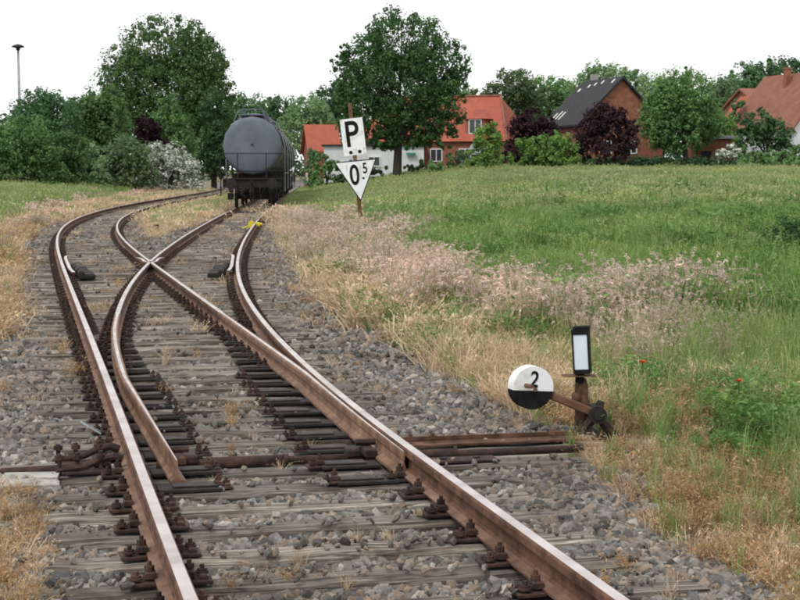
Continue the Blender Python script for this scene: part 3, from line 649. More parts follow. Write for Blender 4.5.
# ------------------------------------------------------------------ houses
def T4(p, rz): return Matrix.Translation(p)@Matrix.Rotation(rz, 4, 'Z')
def gable_house(label, loc, rz, w, l, hw, hr, wall, roof, over=.35, name='house', gable=None):
    """local: gable faces -y, width w along x, length l along +y; hw eaves height, hr ridge above eaves"""
    h = thing(name, label, 'house', loc, rz)
    MB().prism([(-w/2, -.5), (w/2, -.5), (w/2, hw), (0, hw+hr), (-w/2, hw)], l).build('wall', wall, h)
    k = hr/(w/2); b = MB(); t = .2
    for s_ in (-1, 1):
        ex = w/2+over; b.add([(s_*ex, -over, hw-k*over+.03), (s_*ex, l+over, hw-k*over+.03), (0, l+over, hw+hr+.03), (0, -over, hw+hr+.03),
                              (s_*ex, -over, hw-k*over+.03+t), (s_*ex, l+over, hw-k*over+.03+t), (0, l+over, hw+hr+.03+t*1.2), (0, -over, hw+hr+.03+t*1.2)],
                             [(0, 1, 2, 3), (4, 5, 6, 7), (0, 1, 5, 4), (1, 2, 6, 5), (3, 0, 4, 7)])
    rf = b.build('roof', roof, h)
    return h, rf
def window(par, M4, w, h, nm='window', mull=1):
    b = MB()
    def bx(c, d): bb = MB().box(c, d); b.add([M4@Vector(p_) for p_ in bb.v], bb.f)
    f = .09
    for s_ in (-1, 1): bx((s_*(w/2-f/2), -.03, 0), (f, .1, h)); bx((0, -.03, s_*(h/2-f/2)), (w-2*f-.004, .1, f))
    for i in range(mull): bx((-w/2+w*(i+1)/(mull+1), -.025, 0), (.07, .08, h-2*f-.004))
    wn = b.build(nm, M['frame'], par)
    bb = MB().box((0, .005, 0), (w-.02, .02, h-.02)); MB().add([M4@Vector(p_) for p_ in bb.v], bb.f).build('pane', M['glass'], wn); return wn
def gz(x, y): return float(terrain(np.float64(x), np.float64(y)))
# dark-roofed brick house
ap = at(622, 77, 150); gzz = gz(ap.x, 150); wD = 2*(ap.x-at(576, 128, 150).x); ez = at(577, 128, 150).z-gzz; ah = ap.z-gzz
H, rf = gable_house('brick house with dark steep roof behind the purple tree', (ap.x, 150, gzz), R(17), wD*1.0, 8.6, ez+.4, ah-ez-.6, M['brick'], M['tile_dark'])
k = (ah-ez-.6)/(wD/2); sl = math.atan(k)
def on_roof(xf, yf): return Matrix.Translation((-wD/2*xf, yf, ez+.4+(ah-ez-.6)*(1-xf)+.30))@Matrix.Rotation(-sl, 4, 'Y')
for i, (xf, yf, w_, l_) in enumerate([(.86, 5.6, 1.1, .16), (.84, 6.5, 1.1, .16), (.88, 7.4, 1.1, .16), (.10, 1.0, .5, .22), (.10, 3.4, .45, .2), (.13, 4.8, .4, .2), (.16, 6.0, .4, .2), (.24, 7.6, .4, .3)]):
    bb = MB().box((0, 0, 0), (w_, l_, .06)); mm = on_roof(xf, yf); MB().add([mm@Vector(p_) for p_ in bb.v], bb.f).build('roof_light', M['frame'], rf)
MB().box((.3, 7, ah+.1), (.6, .6, 1.1)).build('chimney', M['concrete'], rf)
window(H, Matrix.Translation((1.0, 0, ez-1.8)), 1.2, 1.2); window(H, Matrix.Translation((-1.6, 0, ez-1.8)), 1.2, 1.2)
# red hipped house
cn = at(504, 136, 158); gzz = gz(cn.x, 158); ez = cn.z-gzz-.5; top = at(515, 95.5, 162).z-gzz
RH = thing('house', 'long brick house with red hipped roof and a dormer behind the big oak', 'house', (cn.x, 158, gzz), R(-20))
Lh, Wh = 16.5, 10.5       # local origin = near right corner; body runs to -x and +y
MB().box((-Lh/2, Wh/2, ez/2-.25), (Lh, Wh, ez+.5)).build('wall', M['brick'], RH)
o_ = .4; e4 = [(-Lh-o_, -o_, ez), (o_, -o_, ez), (o_, Wh+o_, ez), (-Lh-o_, Wh+o_, ez)]; rd = [(-Lh+3.4, Wh/2, top), (-1.9, Wh/2, top)]
rf = MB().add(e4+rd, [(0, 1, 5, 4), (1, 2, 5), (2, 3, 4, 5), (3, 0, 4), (3, 2, 1, 0)]).build('roof', M['tile_red'], RH)
b = MB(); b.path([Vector(e4[1])+Vector((0, 0, .05)), Vector(rd[1])+Vector((0, 0, .08))], .13, 6); b.path([Vector(rd[0])+Vector((0, 0, .06)), Vector(rd[1])+Vector((0, 0, .06))], .12, 6); b.build('ridge_tiles', M['tile_brown'], rf)
dp = at(467, 126, 157); dl = Matrix.Rotation(R(20), 3, 'Z')@(dp-Vector((cn.x, 158, gzz))); dx = dl.x; dzc = dp.z-gzz
MB().prism([(dx-1.0, dzc-.95), (dx+1.0, dzc-.95), (dx+1.0, dzc+.8), (dx-1.0, dzc+.8)], 2.6, Matrix.Translation((0, .55, 0))).build('dormer', M['brick'], RH)
rr = MB(); kz = dzc+.78
rr.add([(dx-1.35, .3, kz), (dx+1.35, .3, kz), (dx+1.35, 3.2, kz), (dx-1.35, 3.2, kz), (dx, 1.2, kz+1.0), (dx, 4.2, kz+1.05)], [(0, 1, 4), (1, 2, 5, 4), (3, 0, 4, 5), (3, 2, 1, 0)]); rr.build('dormer_roof', M['tile_red'], RH)
window(RH, Matrix.Translation((dx, .53, dzc+.02)), 1.35, 1.45)
MB().add([(dx-.2, -1.5, dzc-2.6), (dx+1.7, -1.5, dzc-2.6), (dx+1.7, 0, dzc-1.6), (dx-.2, 0, dzc-1.6), (dx-.2, -1.5, dzc-2.8), (dx+1.7, -1.5, dzc-2.8), (dx+1.7, 0, dzc-2.8), (dx-.2, 0, dzc-2.8)], [(0, 1, 2, 3), (4, 5, 1, 0), (5, 6, 2, 1), (7, 4, 0, 3), (7, 6, 5, 4)]).build('porch_roof', M['galv'], RH)
for x_ in (-4, -7, -10): window(RH, Matrix.Translation((x_, -.02, ez*.55)), 1.3, 1.3)
# low white building behind the post and oak
a_, b_ = at(324, 143, 156), at(424, 143, 156); gzz = gz((a_.x+b_.x)/2, 156); hh = a_.z-gzz-.3
WB = thing('outbuilding', 'long low white outbuilding behind the signal post and oak trunk', 'building', (a_.x, 156, gzz), 0)
wl = b_.x-a_.x; MB().box((wl/2, 3, hh/2-.25), (wl, 6, hh+.5)).build('wall', M['render'], WB); MB().box((wl/2, 3, hh+.07), (wl+.5, 6.5, .14)).build('roof', M['tile_dark'], WB)
for f_ in (.5,): window(WB, Matrix.Translation((wl*f_, -.02, hh*.6)), 1.2, 1.0)
MB().box((wl*.87, -.25, hh*.8), (.9, .3, .2)).build('awning', M['teal'], WB)
# small red-roofed house right of the wagon
ap = at(305, 127, 168); gzz = gz(ap.x, 168); eh = at(305, 151, 168).z-gzz
H, rf = gable_house('small brick house with orange red roof just right of the tank wagons', (ap.x+.2, 168, gzz), R(-80), 6.0, 2.9, eh, ap.z-gzz-eh, M['brick'], M['tile_red'])
window(H, Matrix.Translation((0, -.02, 1.4)), 1, 1.1)
# brown-roofed house with brick gable, right
ap = at(738, 91, 182); gzz = gz(ap.x, 182); eh = at(738, 112, 182).z-gzz
H, rf = gable_house('brown roofed house with brick gable behind the right tree', (ap.x+.2, 181, gzz), R(-68), 8, 11, eh, ap.z-gzz-eh, M['brick'], M['tile_brown'])
window(H, Matrix.Translation((-.6, -.02, eh+.4)), 1.3, 1.2)
# white house at right edge
ap = at(834, 72, 150); gzz = gz(ap.x, 150); eh = at(786, 128, 150).z-gzz+.2; wW = 2*(ap.x-at(786, 128, 150).x)-.6
H, rf = gable_house('white walled house with red brown tiled roof at the right edge', (ap.x, 150, gzz), R(18), wW, 12, eh, ap.z-gzz-eh, M['render'], M['tile_brown'])
b = MB(); b.box((-.9, 6.6, ap.z-gzz-.35), (.55, .55, 2.0)); b.box((-.9, 6.6, ap.z-gzz+.71), (.68, .68, .12)); b.build('chimney', M['brick'], rf)
window(H, Matrix.Translation((-2.9, -.02, 2.6)), 1.1, 1.2)
H, rf = gable_house('red tiled wing of the white house, partly hidden by a tree', (at(771, 120, 158).x+1.4, 158, gz(at(771, 120, 158).x, 158)), R(24), 6.5, 7, 4.2, 3.2, M['brick'], M['tile_red'])
# flat-roofed shed
a_, b_ = at(693, 139, 147), at(734, 139, 147); gzz = gz(a_.x, 147); hh = a_.z-gzz
SH = thing('shed', 'low brick shed with grey flat roof behind the hedge', 'shed', (a_.x, 147, gzz)); wl = b_.x-a_.x
MB().box((wl/2, 2, hh/2-.25), (wl-.5, 4, hh+.5)).build('wall', M['brick'], SH); MB().box((wl/2, 2, hh+.16), (wl, 4.5, .32), None, 0, .02).build('flat_roof', M['galv'], SH)
MB().box((wl*.33, -.02, 1.0), (.95, .06, 2.0)).build('door', M['tile_dark'], SH)

# ------------------------------------------------------------------ trees and shrubs
M['lf_oak'] = leaf_mat('oak_leaves', [(.030, .066, .028), (.058, .114, .045), (.095, .160, .062)])
M['lf_green'] = leaf_mat('green_leaves', [(.068, .138, .054), (.122, .215, .082), (.185, .290, .112)])
M['lf_light'] = leaf_mat('light_leaves', [(.085, .16, .045), (.145, .245, .068), (.21, .31, .10)])
M['lf_dark'] = leaf_mat('dark_leaves', [(.046, .098, .049), (.080, .152, .071), (.122, .205, .094)])  # bluish dark green; slight distance haze is put into the colour
M['lf_blue'] = leaf_mat('greyish_leaves', [(.090, .155, .080), (.15, .225, .112), (.215, .295, .16)])  # faded grey green; haze of the far trees is mixed into the colour
M['lf_purple'] = leaf_mat('purple_leaves', [(.014, .009, .012), (.031, .018, .022), (.055, .032, .037)], trans=.15)
M['lf_white'] = leaf_mat('blossom', [(.07, .12, .055), (.30, .34, .26), (.62, .65, .58), (.80, .82, .78)], trans=.15)
def leaves_mesh(name, C, CR, per, size, mat, up=.45, squash=1.0):
    """C clump centres (n,3), CR radii: leaf rhombs on the clumps' shells"""
    nC = len(C); tot = nC*per; idx = np.repeat(np.arange(nC), per)
    d = rng.normal(size=(tot, 3)); d /= np.linalg.norm(d, axis=1)[:, None]
    rad = CR[idx]*(.35+.72*rng.random(tot)**.6); P = C[idx]+d*rad[:, None]*np.array([1, 1, squash])
    nrm = d*.9+np.array([0, 0, up])+rng.normal(size=(tot, 3))*.30; nrm /= np.linalg.norm(nrm, axis=1)[:, None]
    t = np.cross(nrm, rng.normal(size=(tot, 3))); t /= np.linalg.norm(t, axis=1)[:, None]; b_ = np.cross(nrm, t)
    sz = size*(.55+.8*rng.random(tot))[:, None]
    V = np.stack([P-t*sz*.62, P+b_*sz*.40-nrm*sz*.06, P+t*sz*.62, P-b_*sz*.40-nrm*sz*.06], 1).reshape(-1, 3)
    me = bpy.data.meshes.new(name); me.vertices.add(tot*4); me.vertices.foreach_set('co', V.astype(np.float32).ravel())
    me.loops.add(tot*4); me.loops.foreach_set('vertex_index', np.arange(tot*4, dtype=np.int32)); me.polygons.add(tot)
    me.polygons.foreach_set('loop_start', np.arange(0, tot*4, 4, dtype=np.int32))
    ct = rng.random(nC); tint = np.clip(.72*ct[idx]+.28*rng.random(tot), 0, 1).astype(np.float32)
    a = me.attributes.new('tint', 'FLOAT', 'FACE'); a.data.foreach_set('value', tint)
    me.materials.append(mat); me.update(); me.validate(); return me
def lobes_clumps(lobes, fr, n):
    vol = np.array([l[1].x*l[1].y*l[1].z for l in lobes])**(2/3); pr = vol/vol.sum(); C = []; CR = []
    for _ in range(n):
        l = lobes[rng.choice(len(lobes), p=pr)]; d = rng.normal(size=3); d /= np.linalg.norm(d); f = .40+.60*rng.random()**.6
        C.append([l[0].x+d[0]*f*l[1].x, l[0].y+d[1]*f*l[1].y, l[0].z+d[2]*f*l[1].z]); CR.append(fr*min(l[1].x, l[1].z)*(.42+.95*rng.random()**1.4))
    return np.array(C), np.array(CR)
def tree(label, px, Y, mat, trunk=None, name='tree', cat='tree', group=None, leaf=2.6, cover=1.0, fr=.33, squash=1.0, skirt=None, cap=27000):
    """px: list of crown lobes (u, v, ru, rv) in photo pixels at distance Y; trunk: (u, width px)"""
    k = Y/FPX; L = []
    for (u, v, ru, rv) in px: L.append((at(u, v, Y+random.uniform(-.2, .2)*ru*k), Vector((ru*k, .5*(ru+rv)*k*.95, rv*k))))
    u0 = trunk[0] if trunk else sum(p_[0] for p_ in px)/len(px); bx_ = at(u0, 170, Y).x; bz = gz(bx_, Y)
    base = Vector((bx_, Y, bz)); r = thing(name, label, cat, base, 0, group)
    L = [(c-base, d) for c, d in L]
    if skirt if skirt is not None else cat != 'tree':      # foliage down to the ground
        x0_ = min(c.x-d.x for c, d in L); x1_ = max(c.x+d.x for c, d in L); zl = min(c.z for c, d in L); nn = max(1, int((x1_-x0_)/max(1.2, zl*1.2)))
        for i_ in range(nn): L.append((Vector((x0_+(x1_-x0_)*(i_+.5)/nn, 0, zl*.5)), Vector(((x1_-x0_)/nn*.62, (x1_-x0_)*.3, max(zl*.55, .4)))))
    area = sum(4*PI*(l[1].x*l[1].z) for l in L); size = leaf*k; n = int(np.clip(cover*3.0*area/(size*size), 1200, cap)); per = 34; nC = max(16, n//per)
    C, CR = lobes_clumps(L, fr, nC)
    zmin = .12; C[:, 2] = np.maximum(C[:, 2], zmin+CR*.3)
    link('crown' if cat == 'tree' else 'foliage', leaves_mesh(name+'_crown', C, CR, per, size, mat, squash=squash), r)
    tw = (trunk[1]/2 if trunk else max(1.6, .07*sum(p_[2] for p_ in px)/len(px)*2))*k; cz = sum(l[0].z for l in L)/len(L); cxm = sum(l[0].x for l in L)/len(L)
    b = MB(); mid = Vector((cxm*.3, 0, cz*.55)); b.path([(0, 0, -.3), (0, 0, cz*.1), mid*.6, mid], [tw*1.35, tw*1.05, tw*.9, tw*.75], 9)
    for l in L:
        e_ = l[0]+Vector((0, 0, l[1].z*.3)); b.path([mid*.85, mid.lerp(e_, .5)+Vector((0, 0, .25*k*10)), e_], [tw*.6, tw*.35, tw*.1], 6)
        for _ in range(3):
            d = Vector((random.uniform(-1, 1)*l[1].x, random.uniform(-1, 1)*l[1].y, random.uniform(-.3, .9)*l[1].z))*.75; b.path([mid.lerp(l[0], .6), mid.lerp(l[0], .8)+d*.4, l[0]+d], [tw*.25, tw*.16, tw*.05], 5)
    b.build('trunk' if cat == 'tree' else 'stem', M['bark'], r); return r
O = M
tree('big dark oak standing in front of the red roofed house', [(402, 42, 48, 34), (368, 72, 34, 36), (436, 68, 33, 36), (400, 88, 62, 40), (372, 116, 40, 26), (430, 118, 34, 24), (402, 135, 40, 16), (446, 98, 25, 24), (350, 94, 20, 22), (378, 140, 28, 13), (436, 138, 26, 13), (460, 62, 12, 18), (345, 60, 14, 16)], 140, O['lf_oak'], (397, 9), name='oak_tree', leaf=2.3, cover=1.2, fr=.22, cap=52000)
tree('large broad green tree above the left bushes, tallest on that side', [(165, 48, 48, 34), (128, 80, 30, 38), (200, 62, 30, 30), (165, 92, 62, 46), (208, 100, 26, 50), (135, 118, 40, 34), (190, 130, 38, 40)], 172, O['lf_green'], (170, 9), name='broadleaf_tree', leaf=2.3, cover=1.4, fr=.22, cap=56000)
tree('pointed pale green tree in front of the large left tree', [(170, 105, 12, 14), (170, 125, 20, 20), (172, 148, 27, 24)], 152, O['lf_green'], (170, 5), name='broadleaf_tree', leaf=2.4, fr=.3)
tree('dark tree between the large left tree and the tank wagon', [(213, 120, 17, 34), (220, 150, 15, 28), (205, 160, 18, 22)], 166, O['lf_dark'], (214, 6), name='broadleaf_tree', leaf=2.6)
tree('purple leaved bush behind the white flowering bush', [(146, 129, 13, 13), (152, 145, 15, 14)], 150, O['lf_purple'], name='purple_bush', cat='bush', leaf=2.2)
tree('white flowering bush at the left edge of the left track', [(168, 160, 22, 17), (186, 168, 15, 13), (155, 158, 14, 14)], 143, O['lf_white'], name='flowering_bush', cat='bush', leaf=2.0, cover=1.2)
for lab, px, Y, mt in [
    ('rounded light green bush at the far left edge', [(22, 142, 28, 26), (40, 155, 18, 20), (4, 150, 18, 24)], 118, 'lf_green'),
    ('dark tree rising behind the light green left bush', [(38, 108, 20, 20), (55, 118, 28, 26), (30, 128, 26, 26)], 132, 'lf_dark'),
    ('tall mid green tree left of the large broad tree', [(90, 112, 24, 22), (108, 122, 22, 30), (78, 130, 24, 28), (110, 98, 12, 12)], 136, 'lf_green'),
    ('small bright green bush in the left bush row', [(70, 150, 18, 18), (62, 160, 14, 14)], 122, 'lf_green'),
    ('greyish willow like bush in the left bush row', [(128, 156, 22, 22), (112, 162, 16, 16), (142, 164, 14, 12)], 130, 'lf_blue'),
    ('low grey green bush between the left bushes', [(92, 158, 14, 18), (84, 168, 16, 10)], 126, 'lf_blue')]:
    c_ = 'tree' if 'tree' in lab.split(' ')[:3] or ' tree ' in lab[:20] else 'bush'
    tree(lab, px, Y, O[mt], name='broadleaf_tree' if c_ == 'tree' else 'leafy_bush', cat=c_, leaf=2.6, skirt=True)
# behind the wagon
for lab, px, Y, mt in [
    ('light green tree behind the tank wagon and the small red roof', [(308, 112, 20, 18), (300, 130, 20, 20), (322, 125, 14, 18)], 200, 'lf_blue'),
    ('dark tree in the distant row left above the wagon', [(245, 112, 24, 20), (232, 130, 20, 24)], 235, 'lf_dark'),
    ('dark tree in the distant row right above the wagon', [(278, 112, 22, 16), (268, 130, 26, 24)], 245, 'lf_dark'),
    ('distant tree filling the gap left of the big oak', [(335, 105, 22, 22), (325, 120, 20, 24)], 235, 'lf_dark'),
    ('tall tree behind the red roof, right of the oak', [(512, 86, 22, 18), (500, 100, 20, 18), (525, 104, 24, 22)], 205, 'lf_blue'),
    ('broad tree between the red roof and the dark roof', [(548, 92, 28, 16), (565, 104, 22, 20), (540, 112, 26, 20)], 210, 'lf_green'),
    ('pale green tree rising behind the dark roof ridge', [(605, 80, 26, 18), (590, 92, 22, 20), (628, 84, 16, 16)], 195, 'lf_blue'),
    ('distant tree behind the big right tree, left side', [(652, 92, 20, 18), (645, 112, 22, 26)], 225, 'lf_blue'),
    ('distant tree behind the big right tree, right side', [(722, 98, 18, 20), (715, 118, 22, 24)], 225, 'lf_blue'),
    ('tall dark tree behind the brown roof', [(745, 78, 20, 16), (738, 95, 18, 20)], 230, 'lf_dark'),
    ('tall dark tree at the upper right edge', [(778, 74, 26, 16), (790, 90, 26, 22), (762, 84, 18, 18)], 232, 'lf_dark'),
    ('distant tree behind the oak, left of the red roof ridge', [(452, 98, 26, 16), (470, 104, 20, 16)], 215, 'lf_blue')]:
    tree(lab, px, Y, O[mt], name='broadleaf_tree', leaf=2.4, group='trees behind the houses')
tree('tall narrow conifer tip above the big right tree', [(686, 74, 4, 8), (686, 90, 7, 14), (686, 112, 9, 18)], 190, O['lf_dark'], (686, 3), name='conifer_tree', leaf=2.0)
tree('big rounded green tree between the brick house and shed', [(684, 98, 32, 28), (664, 118, 26, 30), (704, 116, 22, 26), (680, 134, 34, 20), (668, 92, 16, 16)], 144, O['lf_green'], (686, 6), name='broadleaf_tree', leaf=2.4, fr=.27)
tree('dark small tree in front of the white house', [(757, 124, 18, 15), (775, 134, 18, 16), (748, 140, 14, 14), (785, 145, 12, 14)], 143, O['lf_dark'], (765, 4), name='broadleaf_tree', leaf=2.6)
tree('pale bush behind the shed', [(712, 122, 16, 14), (726, 130, 14, 12)], 155, O['lf_light'], name='leafy_bush', cat='bush', leaf=2.4)
tree('dark bush beside the brick gable right of the shed', [(738, 115, 7, 20), (736, 135, 9, 18)], 160, O['lf_dark'], name='leafy_bush', cat='bush', leaf=2.4)
tree('purple leaved tree in front of the dark roofed brick house', [(604, 120, 20, 17), (618, 116, 12, 12), (588, 136, 15, 18), (624, 138, 14, 18), (596, 126, 14, 14), (606, 148, 30, 12), (634, 128, 6, 8), (580, 146, 9, 9)], 138, O['lf_purple'], (606, 4), name='purple_tree', leaf=2.3, fr=.28)
tree('purple leaved bush right of the red roof', [(532, 120, 22, 13), (522, 130, 14, 14), (546, 132, 16, 14)], 149, O['lf_purple'], (532, 4), name='purple_bush', cat='bush', leaf=2.3)
tree('bright green pointed bush before the red roofed house', [(488, 140, 15, 16), (482, 156, 18, 12), (500, 158, 14, 12), (490, 128, 7, 8)], 136, O['lf_light'], name='leafy_bush', cat='bush', leaf=2.4)
tree('wide bright green bush between the two purple ones', [(548, 146, 24, 14), (566, 150, 18, 14), (535, 158, 20, 10), (560, 160, 26, 9), (528, 146, 12, 12)], 138, O['lf_light'], name='leafy_bush', cat='bush', leaf=2.4)
tree('small shrub by the oak trunk', [(436, 166, 8, 8), (438, 172, 9, 6)], 133, O['lf_green'], name='leafy_bush', cat='bush', leaf=2.4)
tree('low shrub left of the signal post boards', [(322, 162, 12, 8), (332, 166, 10, 6)], 146, O['lf_green'], name='leafy_bush', cat='bush', leaf=2.4)
tree('small shrub beneath the sign triangle', [(312, 156, 6, 8), (309, 164, 8, 7)], 152, O['lf_blue'], name='leafy_bush', cat='bush', leaf=2.4)
tree('white blossoming shrub by the shed', [(730, 150, 14, 6), (740, 148, 8, 6)], 143, O['lf_white'], name='flowering_bush', cat='bush', leaf=2.2)
tree('rounded bush at the right edge by the white house', [(752, 154, 14, 8), (776, 156, 16, 8), (795, 152, 10, 9)], 140, O['lf_green'], name='leafy_bush', cat='bush', leaf=2.4)
tree('low shrub in front of the white outbuilding, left of the oak trunk', [(352, 167, 14, 6), (376, 168, 12, 5)], 146, M['lf_blue'], name='leafy_bush', cat='bush', leaf=2.6)
tree('low shrub in front of the white outbuilding, right of the oak trunk', [(416, 167, 12, 5), (424, 165, 8, 6)], 146, M['lf_green'], name='leafy_bush', cat='bush', leaf=2.6)
tree('grey green bush at the foot of the red roofed house', [(455, 158, 9, 10), (464, 163, 9, 8)], 140, M['lf_blue'], name='leafy_bush', cat='bush', leaf=2.6)
# clipped hedge along the far edge of the field
k = 142/FPX; a_, b_ = at(578, 158, 143).x, at(820, 158, 143).x; nC = 340
C = np.stack([rng.uniform(a_, b_, nC), 142.5+rng.uniform(-.5, .5, nC), np.zeros(nC)], 1); C[:, 2] = terrain(C[:, 0], C[:, 1])+rng.uniform(.2, 1.35, nC)
HD = thing('hedge', 'dark clipped hedge along the far edge of the meadow', 'hedge', (0, 0, 0))
link('foliage', leaves_mesh('hedge_foliage', C, np.full(nC, .42), 40, .2, M['lf_dark']), HD)
b = MB()
for x_ in np.arange(a_, b_, .8): b.path([(x_, 142.5, gz(x_, 142.5)-.2), (x_+.1, 142.5, gz(x_, 142.5)+1.0)], [.03, .015], 5)
b.build('stems', M['bark'], HD)
# far wood closing the horizon
nC = 2600; X = rng.uniform(-230, 230, nC); Yv = 300+rng.uniform(-14, 14, nC)
top_ = 11.5+2.5*wob(X, Yv*0, .09, 2)+1.2*wob(X, Yv*0, .35, 5); Z = terrain(X, Yv)-.5+top_*rng.random(nC)**.9
o = link('far_wood', leaves_mesh('far_wood', np.stack([X, Yv, Z], 1), np.full(nC, 2.3), 34, .75, M['lf_dark'])); o['kind'] = 'stuff'; tag(o, 'distant dark wood closing the horizon behind the houses', 'wood')

# ------------------------------------------------------------------ scattering (stuff): points with attributes, instanced tufts and stones
def tuft_mesh(name, kind, seed, lod):
    r = np.random.default_rng(seed); V = []; F = []; T = []
    wd, sp, nb = {0: (.0045, .055, 26), 1: (.010, .15, 36), 2: (.024, .42, 60)}[lod]
    hh = {'green': .50, 'field': .52, 'pink': .56, 'straw': .22, 'red': .24, 'herb': .34}[kind]
    if kind in ('straw', 'red') and lod == 0: nb = 30
    def strip(pts, ws, t):
        n0 = len(V); side = np.cross(pts[-1]-pts[0], [0, 0, 1.0]); side += r.normal(size=3)*.3*np.linalg.norm(side)+1e-6; side /= np.linalg.norm(side)
        a = r.uniform(0, 2*PI); side = np.array([math.cos(a), math.sin(a), 0])*.7+side*.3; side /= np.linalg.norm(side)
        for p_, w_ in zip(pts, ws): V.append(p_-side*w_/2); V.append(p_+side*w_/2)
        for i in range(len(pts)-1): F.append((n0+2*i, n0+2*i+1, n0+2*i+3, n0+2*i+2)); T.append(t[i] if hasattr(t, '__len__') else t)
    def rhomb(p_, d, w_, t):
        n0 = len(V); s_ = np.cross(d, r.normal(size=3)); s_ /= np.linalg.norm(s_)+1e-9
        V.extend([p_, p_+d*.5+s_*w_/2, p_+d, p_+d*.5-s_*w_/2]); F.append((n0, n0+1, n0+2, n0+3)); T.append(t)
    for i in range(nb):
        b0 = np.array([r.normal()*sp*.55, r.normal()*sp*.55, -.01]); az_ = r.uniform(0, 2*PI); ln_ = abs(r.normal())*.35+.05
        h = hh*(.55+.6*r.random()); dr = np.array([math.cos(az_), math.sin(az_), 0])
        if kind == 'herb':
            h *= .8; tip = b0+dr*h*.35*ln_*2+np.array([0, 0, h]); strip([b0, (b0+tip)/2+dr*.01, tip], [wd*.8, wd*.8, wd*.4], .25)
            for k in range(7 if lod < 2 else 8):
                f = r.uniform(.25, 1); p_ = b0+(tip-b0)*f; a = r.uniform(0, 2*PI); d = np.array([math.cos(a), math.sin(a), r.uniform(-.2, .7)])*r.uniform(.022, .05)*(1, 1.15, 1.5)[lod]; rhomb(p_, d, np.linalg.norm(d)*.34, r.uniform(.2, .8))
            if r.random() < .018:
                for k in range(5): a = r.uniform(0, 2*PI); rhomb(tip, np.array([math.cos(a), math.sin(a), .4])*.022*(1, 1.4, 2.6)[lod], .014*(1, 1.4, 2.6)[lod], 1.0)
            continue
        dro = {'green': .55, 'field': .4, 'pink': .5, 'straw': 1.3, 'red': 1.1}[kind]
        p1 = b0+dr*h*ln_*.4*dro+np.array([0, 0, h*.5]); p2 = b0+dr*h*ln_*1.0*dro+np.array([0, 0, h*.85]); p3 = b0+dr*h*(ln_*1.6)*dro+np.array([0, 0, h*(1-.25*ln_)])
        t = r.uniform(.0, .5) if kind in ('pink', 'field') else r.uniform(0, .85)
        strip([b0, p1, p2, p3], [wd, wd*.9, wd*.65, wd*.15], t)
        if kind == 'pink' or (kind == 'field' and r.random() < .4) or (kind == 'green' and r.random() < .07) or (kind == 'straw' and r.random() < .3):
            for k in range(8 if kind == 'pink' else 3):
                p_ = p2+(p3-p2)*r.uniform(.2, 1); d = (dr*r.uniform(.3, 1)+r.normal(size=3)*.35+np.array([0, 0, -.25 if kind == 'pink' else .6])); d = d/np.linalg.norm(d)*r.uniform(.018, .034)*(1, 1.5, 3.0)[lod]; rhomb(p_, d, (.0045, .009, .026)[lod], r.uniform(.55, 1))
        if kind == 'red':
            for k in range(4):
                p_ = p1+(p3-p1)*r.uniform(0, 1); d = r.normal(size=3); d = d/np.linalg.norm(d)*r.uniform(.02, .05); rhomb(p_, d, .009, r.uniform(.3, 1))
    me = bpy.data.meshes.new(name); me.from_pydata([tuple(v) for v in V], [], F)
    a = me.attributes.new('tint', 'FLOAT', 'FACE'); a.data.foreach_set('value', np.array(T, np.float32)); return me
PC = [(.62, .74, .55), (1.0, 1.0, 1.0), (1.3, 1.15, 1.0)]
GM = {'green': leaf_mat('meadow_green', [(.12, .215, .052), (.195, .30, .085), (.30, .385, .145), (.56, .53, .34)], .42, .3, .35, PC),
      'field': leaf_mat('field_grass', [(.155, .275, .085), (.235, .35, .125), (.34, .40, .185), (.48, .44, .28)], .4, .22, .10, [(.72, .85, .65), (1, 1, 1), (1.2, 1.08, .9)]),
      'pink': leaf_mat('brome', [(.24, .26, .13), (.42, .34, .25), (.55, .41, .37), (.72, .59, .53)], .35, .25, .5, [(.8, .78, .8), (1, 1, 1), (1.15, 1.08, 1.0)]),
      'straw': leaf_mat('straw', [(.42, .32, .20), (.62, .48, .32), (.78, .65, .48)], .35, .25, .8, [(.75, .68, .6), (1, 1, 1), (1.1, 1.05, 1.0)]),
      'red': leaf_mat('dry_weed', [(.25, .125, .065), (.42, .24, .125), (.36, .28, .15), (.56, .41, .26)], .25, .3, .8, [(.8, .75, .65), (1, 1, 1), (1.1, 1.05, 1)]),
      'herb': leaf_mat('herb_leaf', [(.065, .145, .042), (.12, .225, .066), (.19, .30, .105), (.30, .39, .18)], .35, .3, .4, PC)}
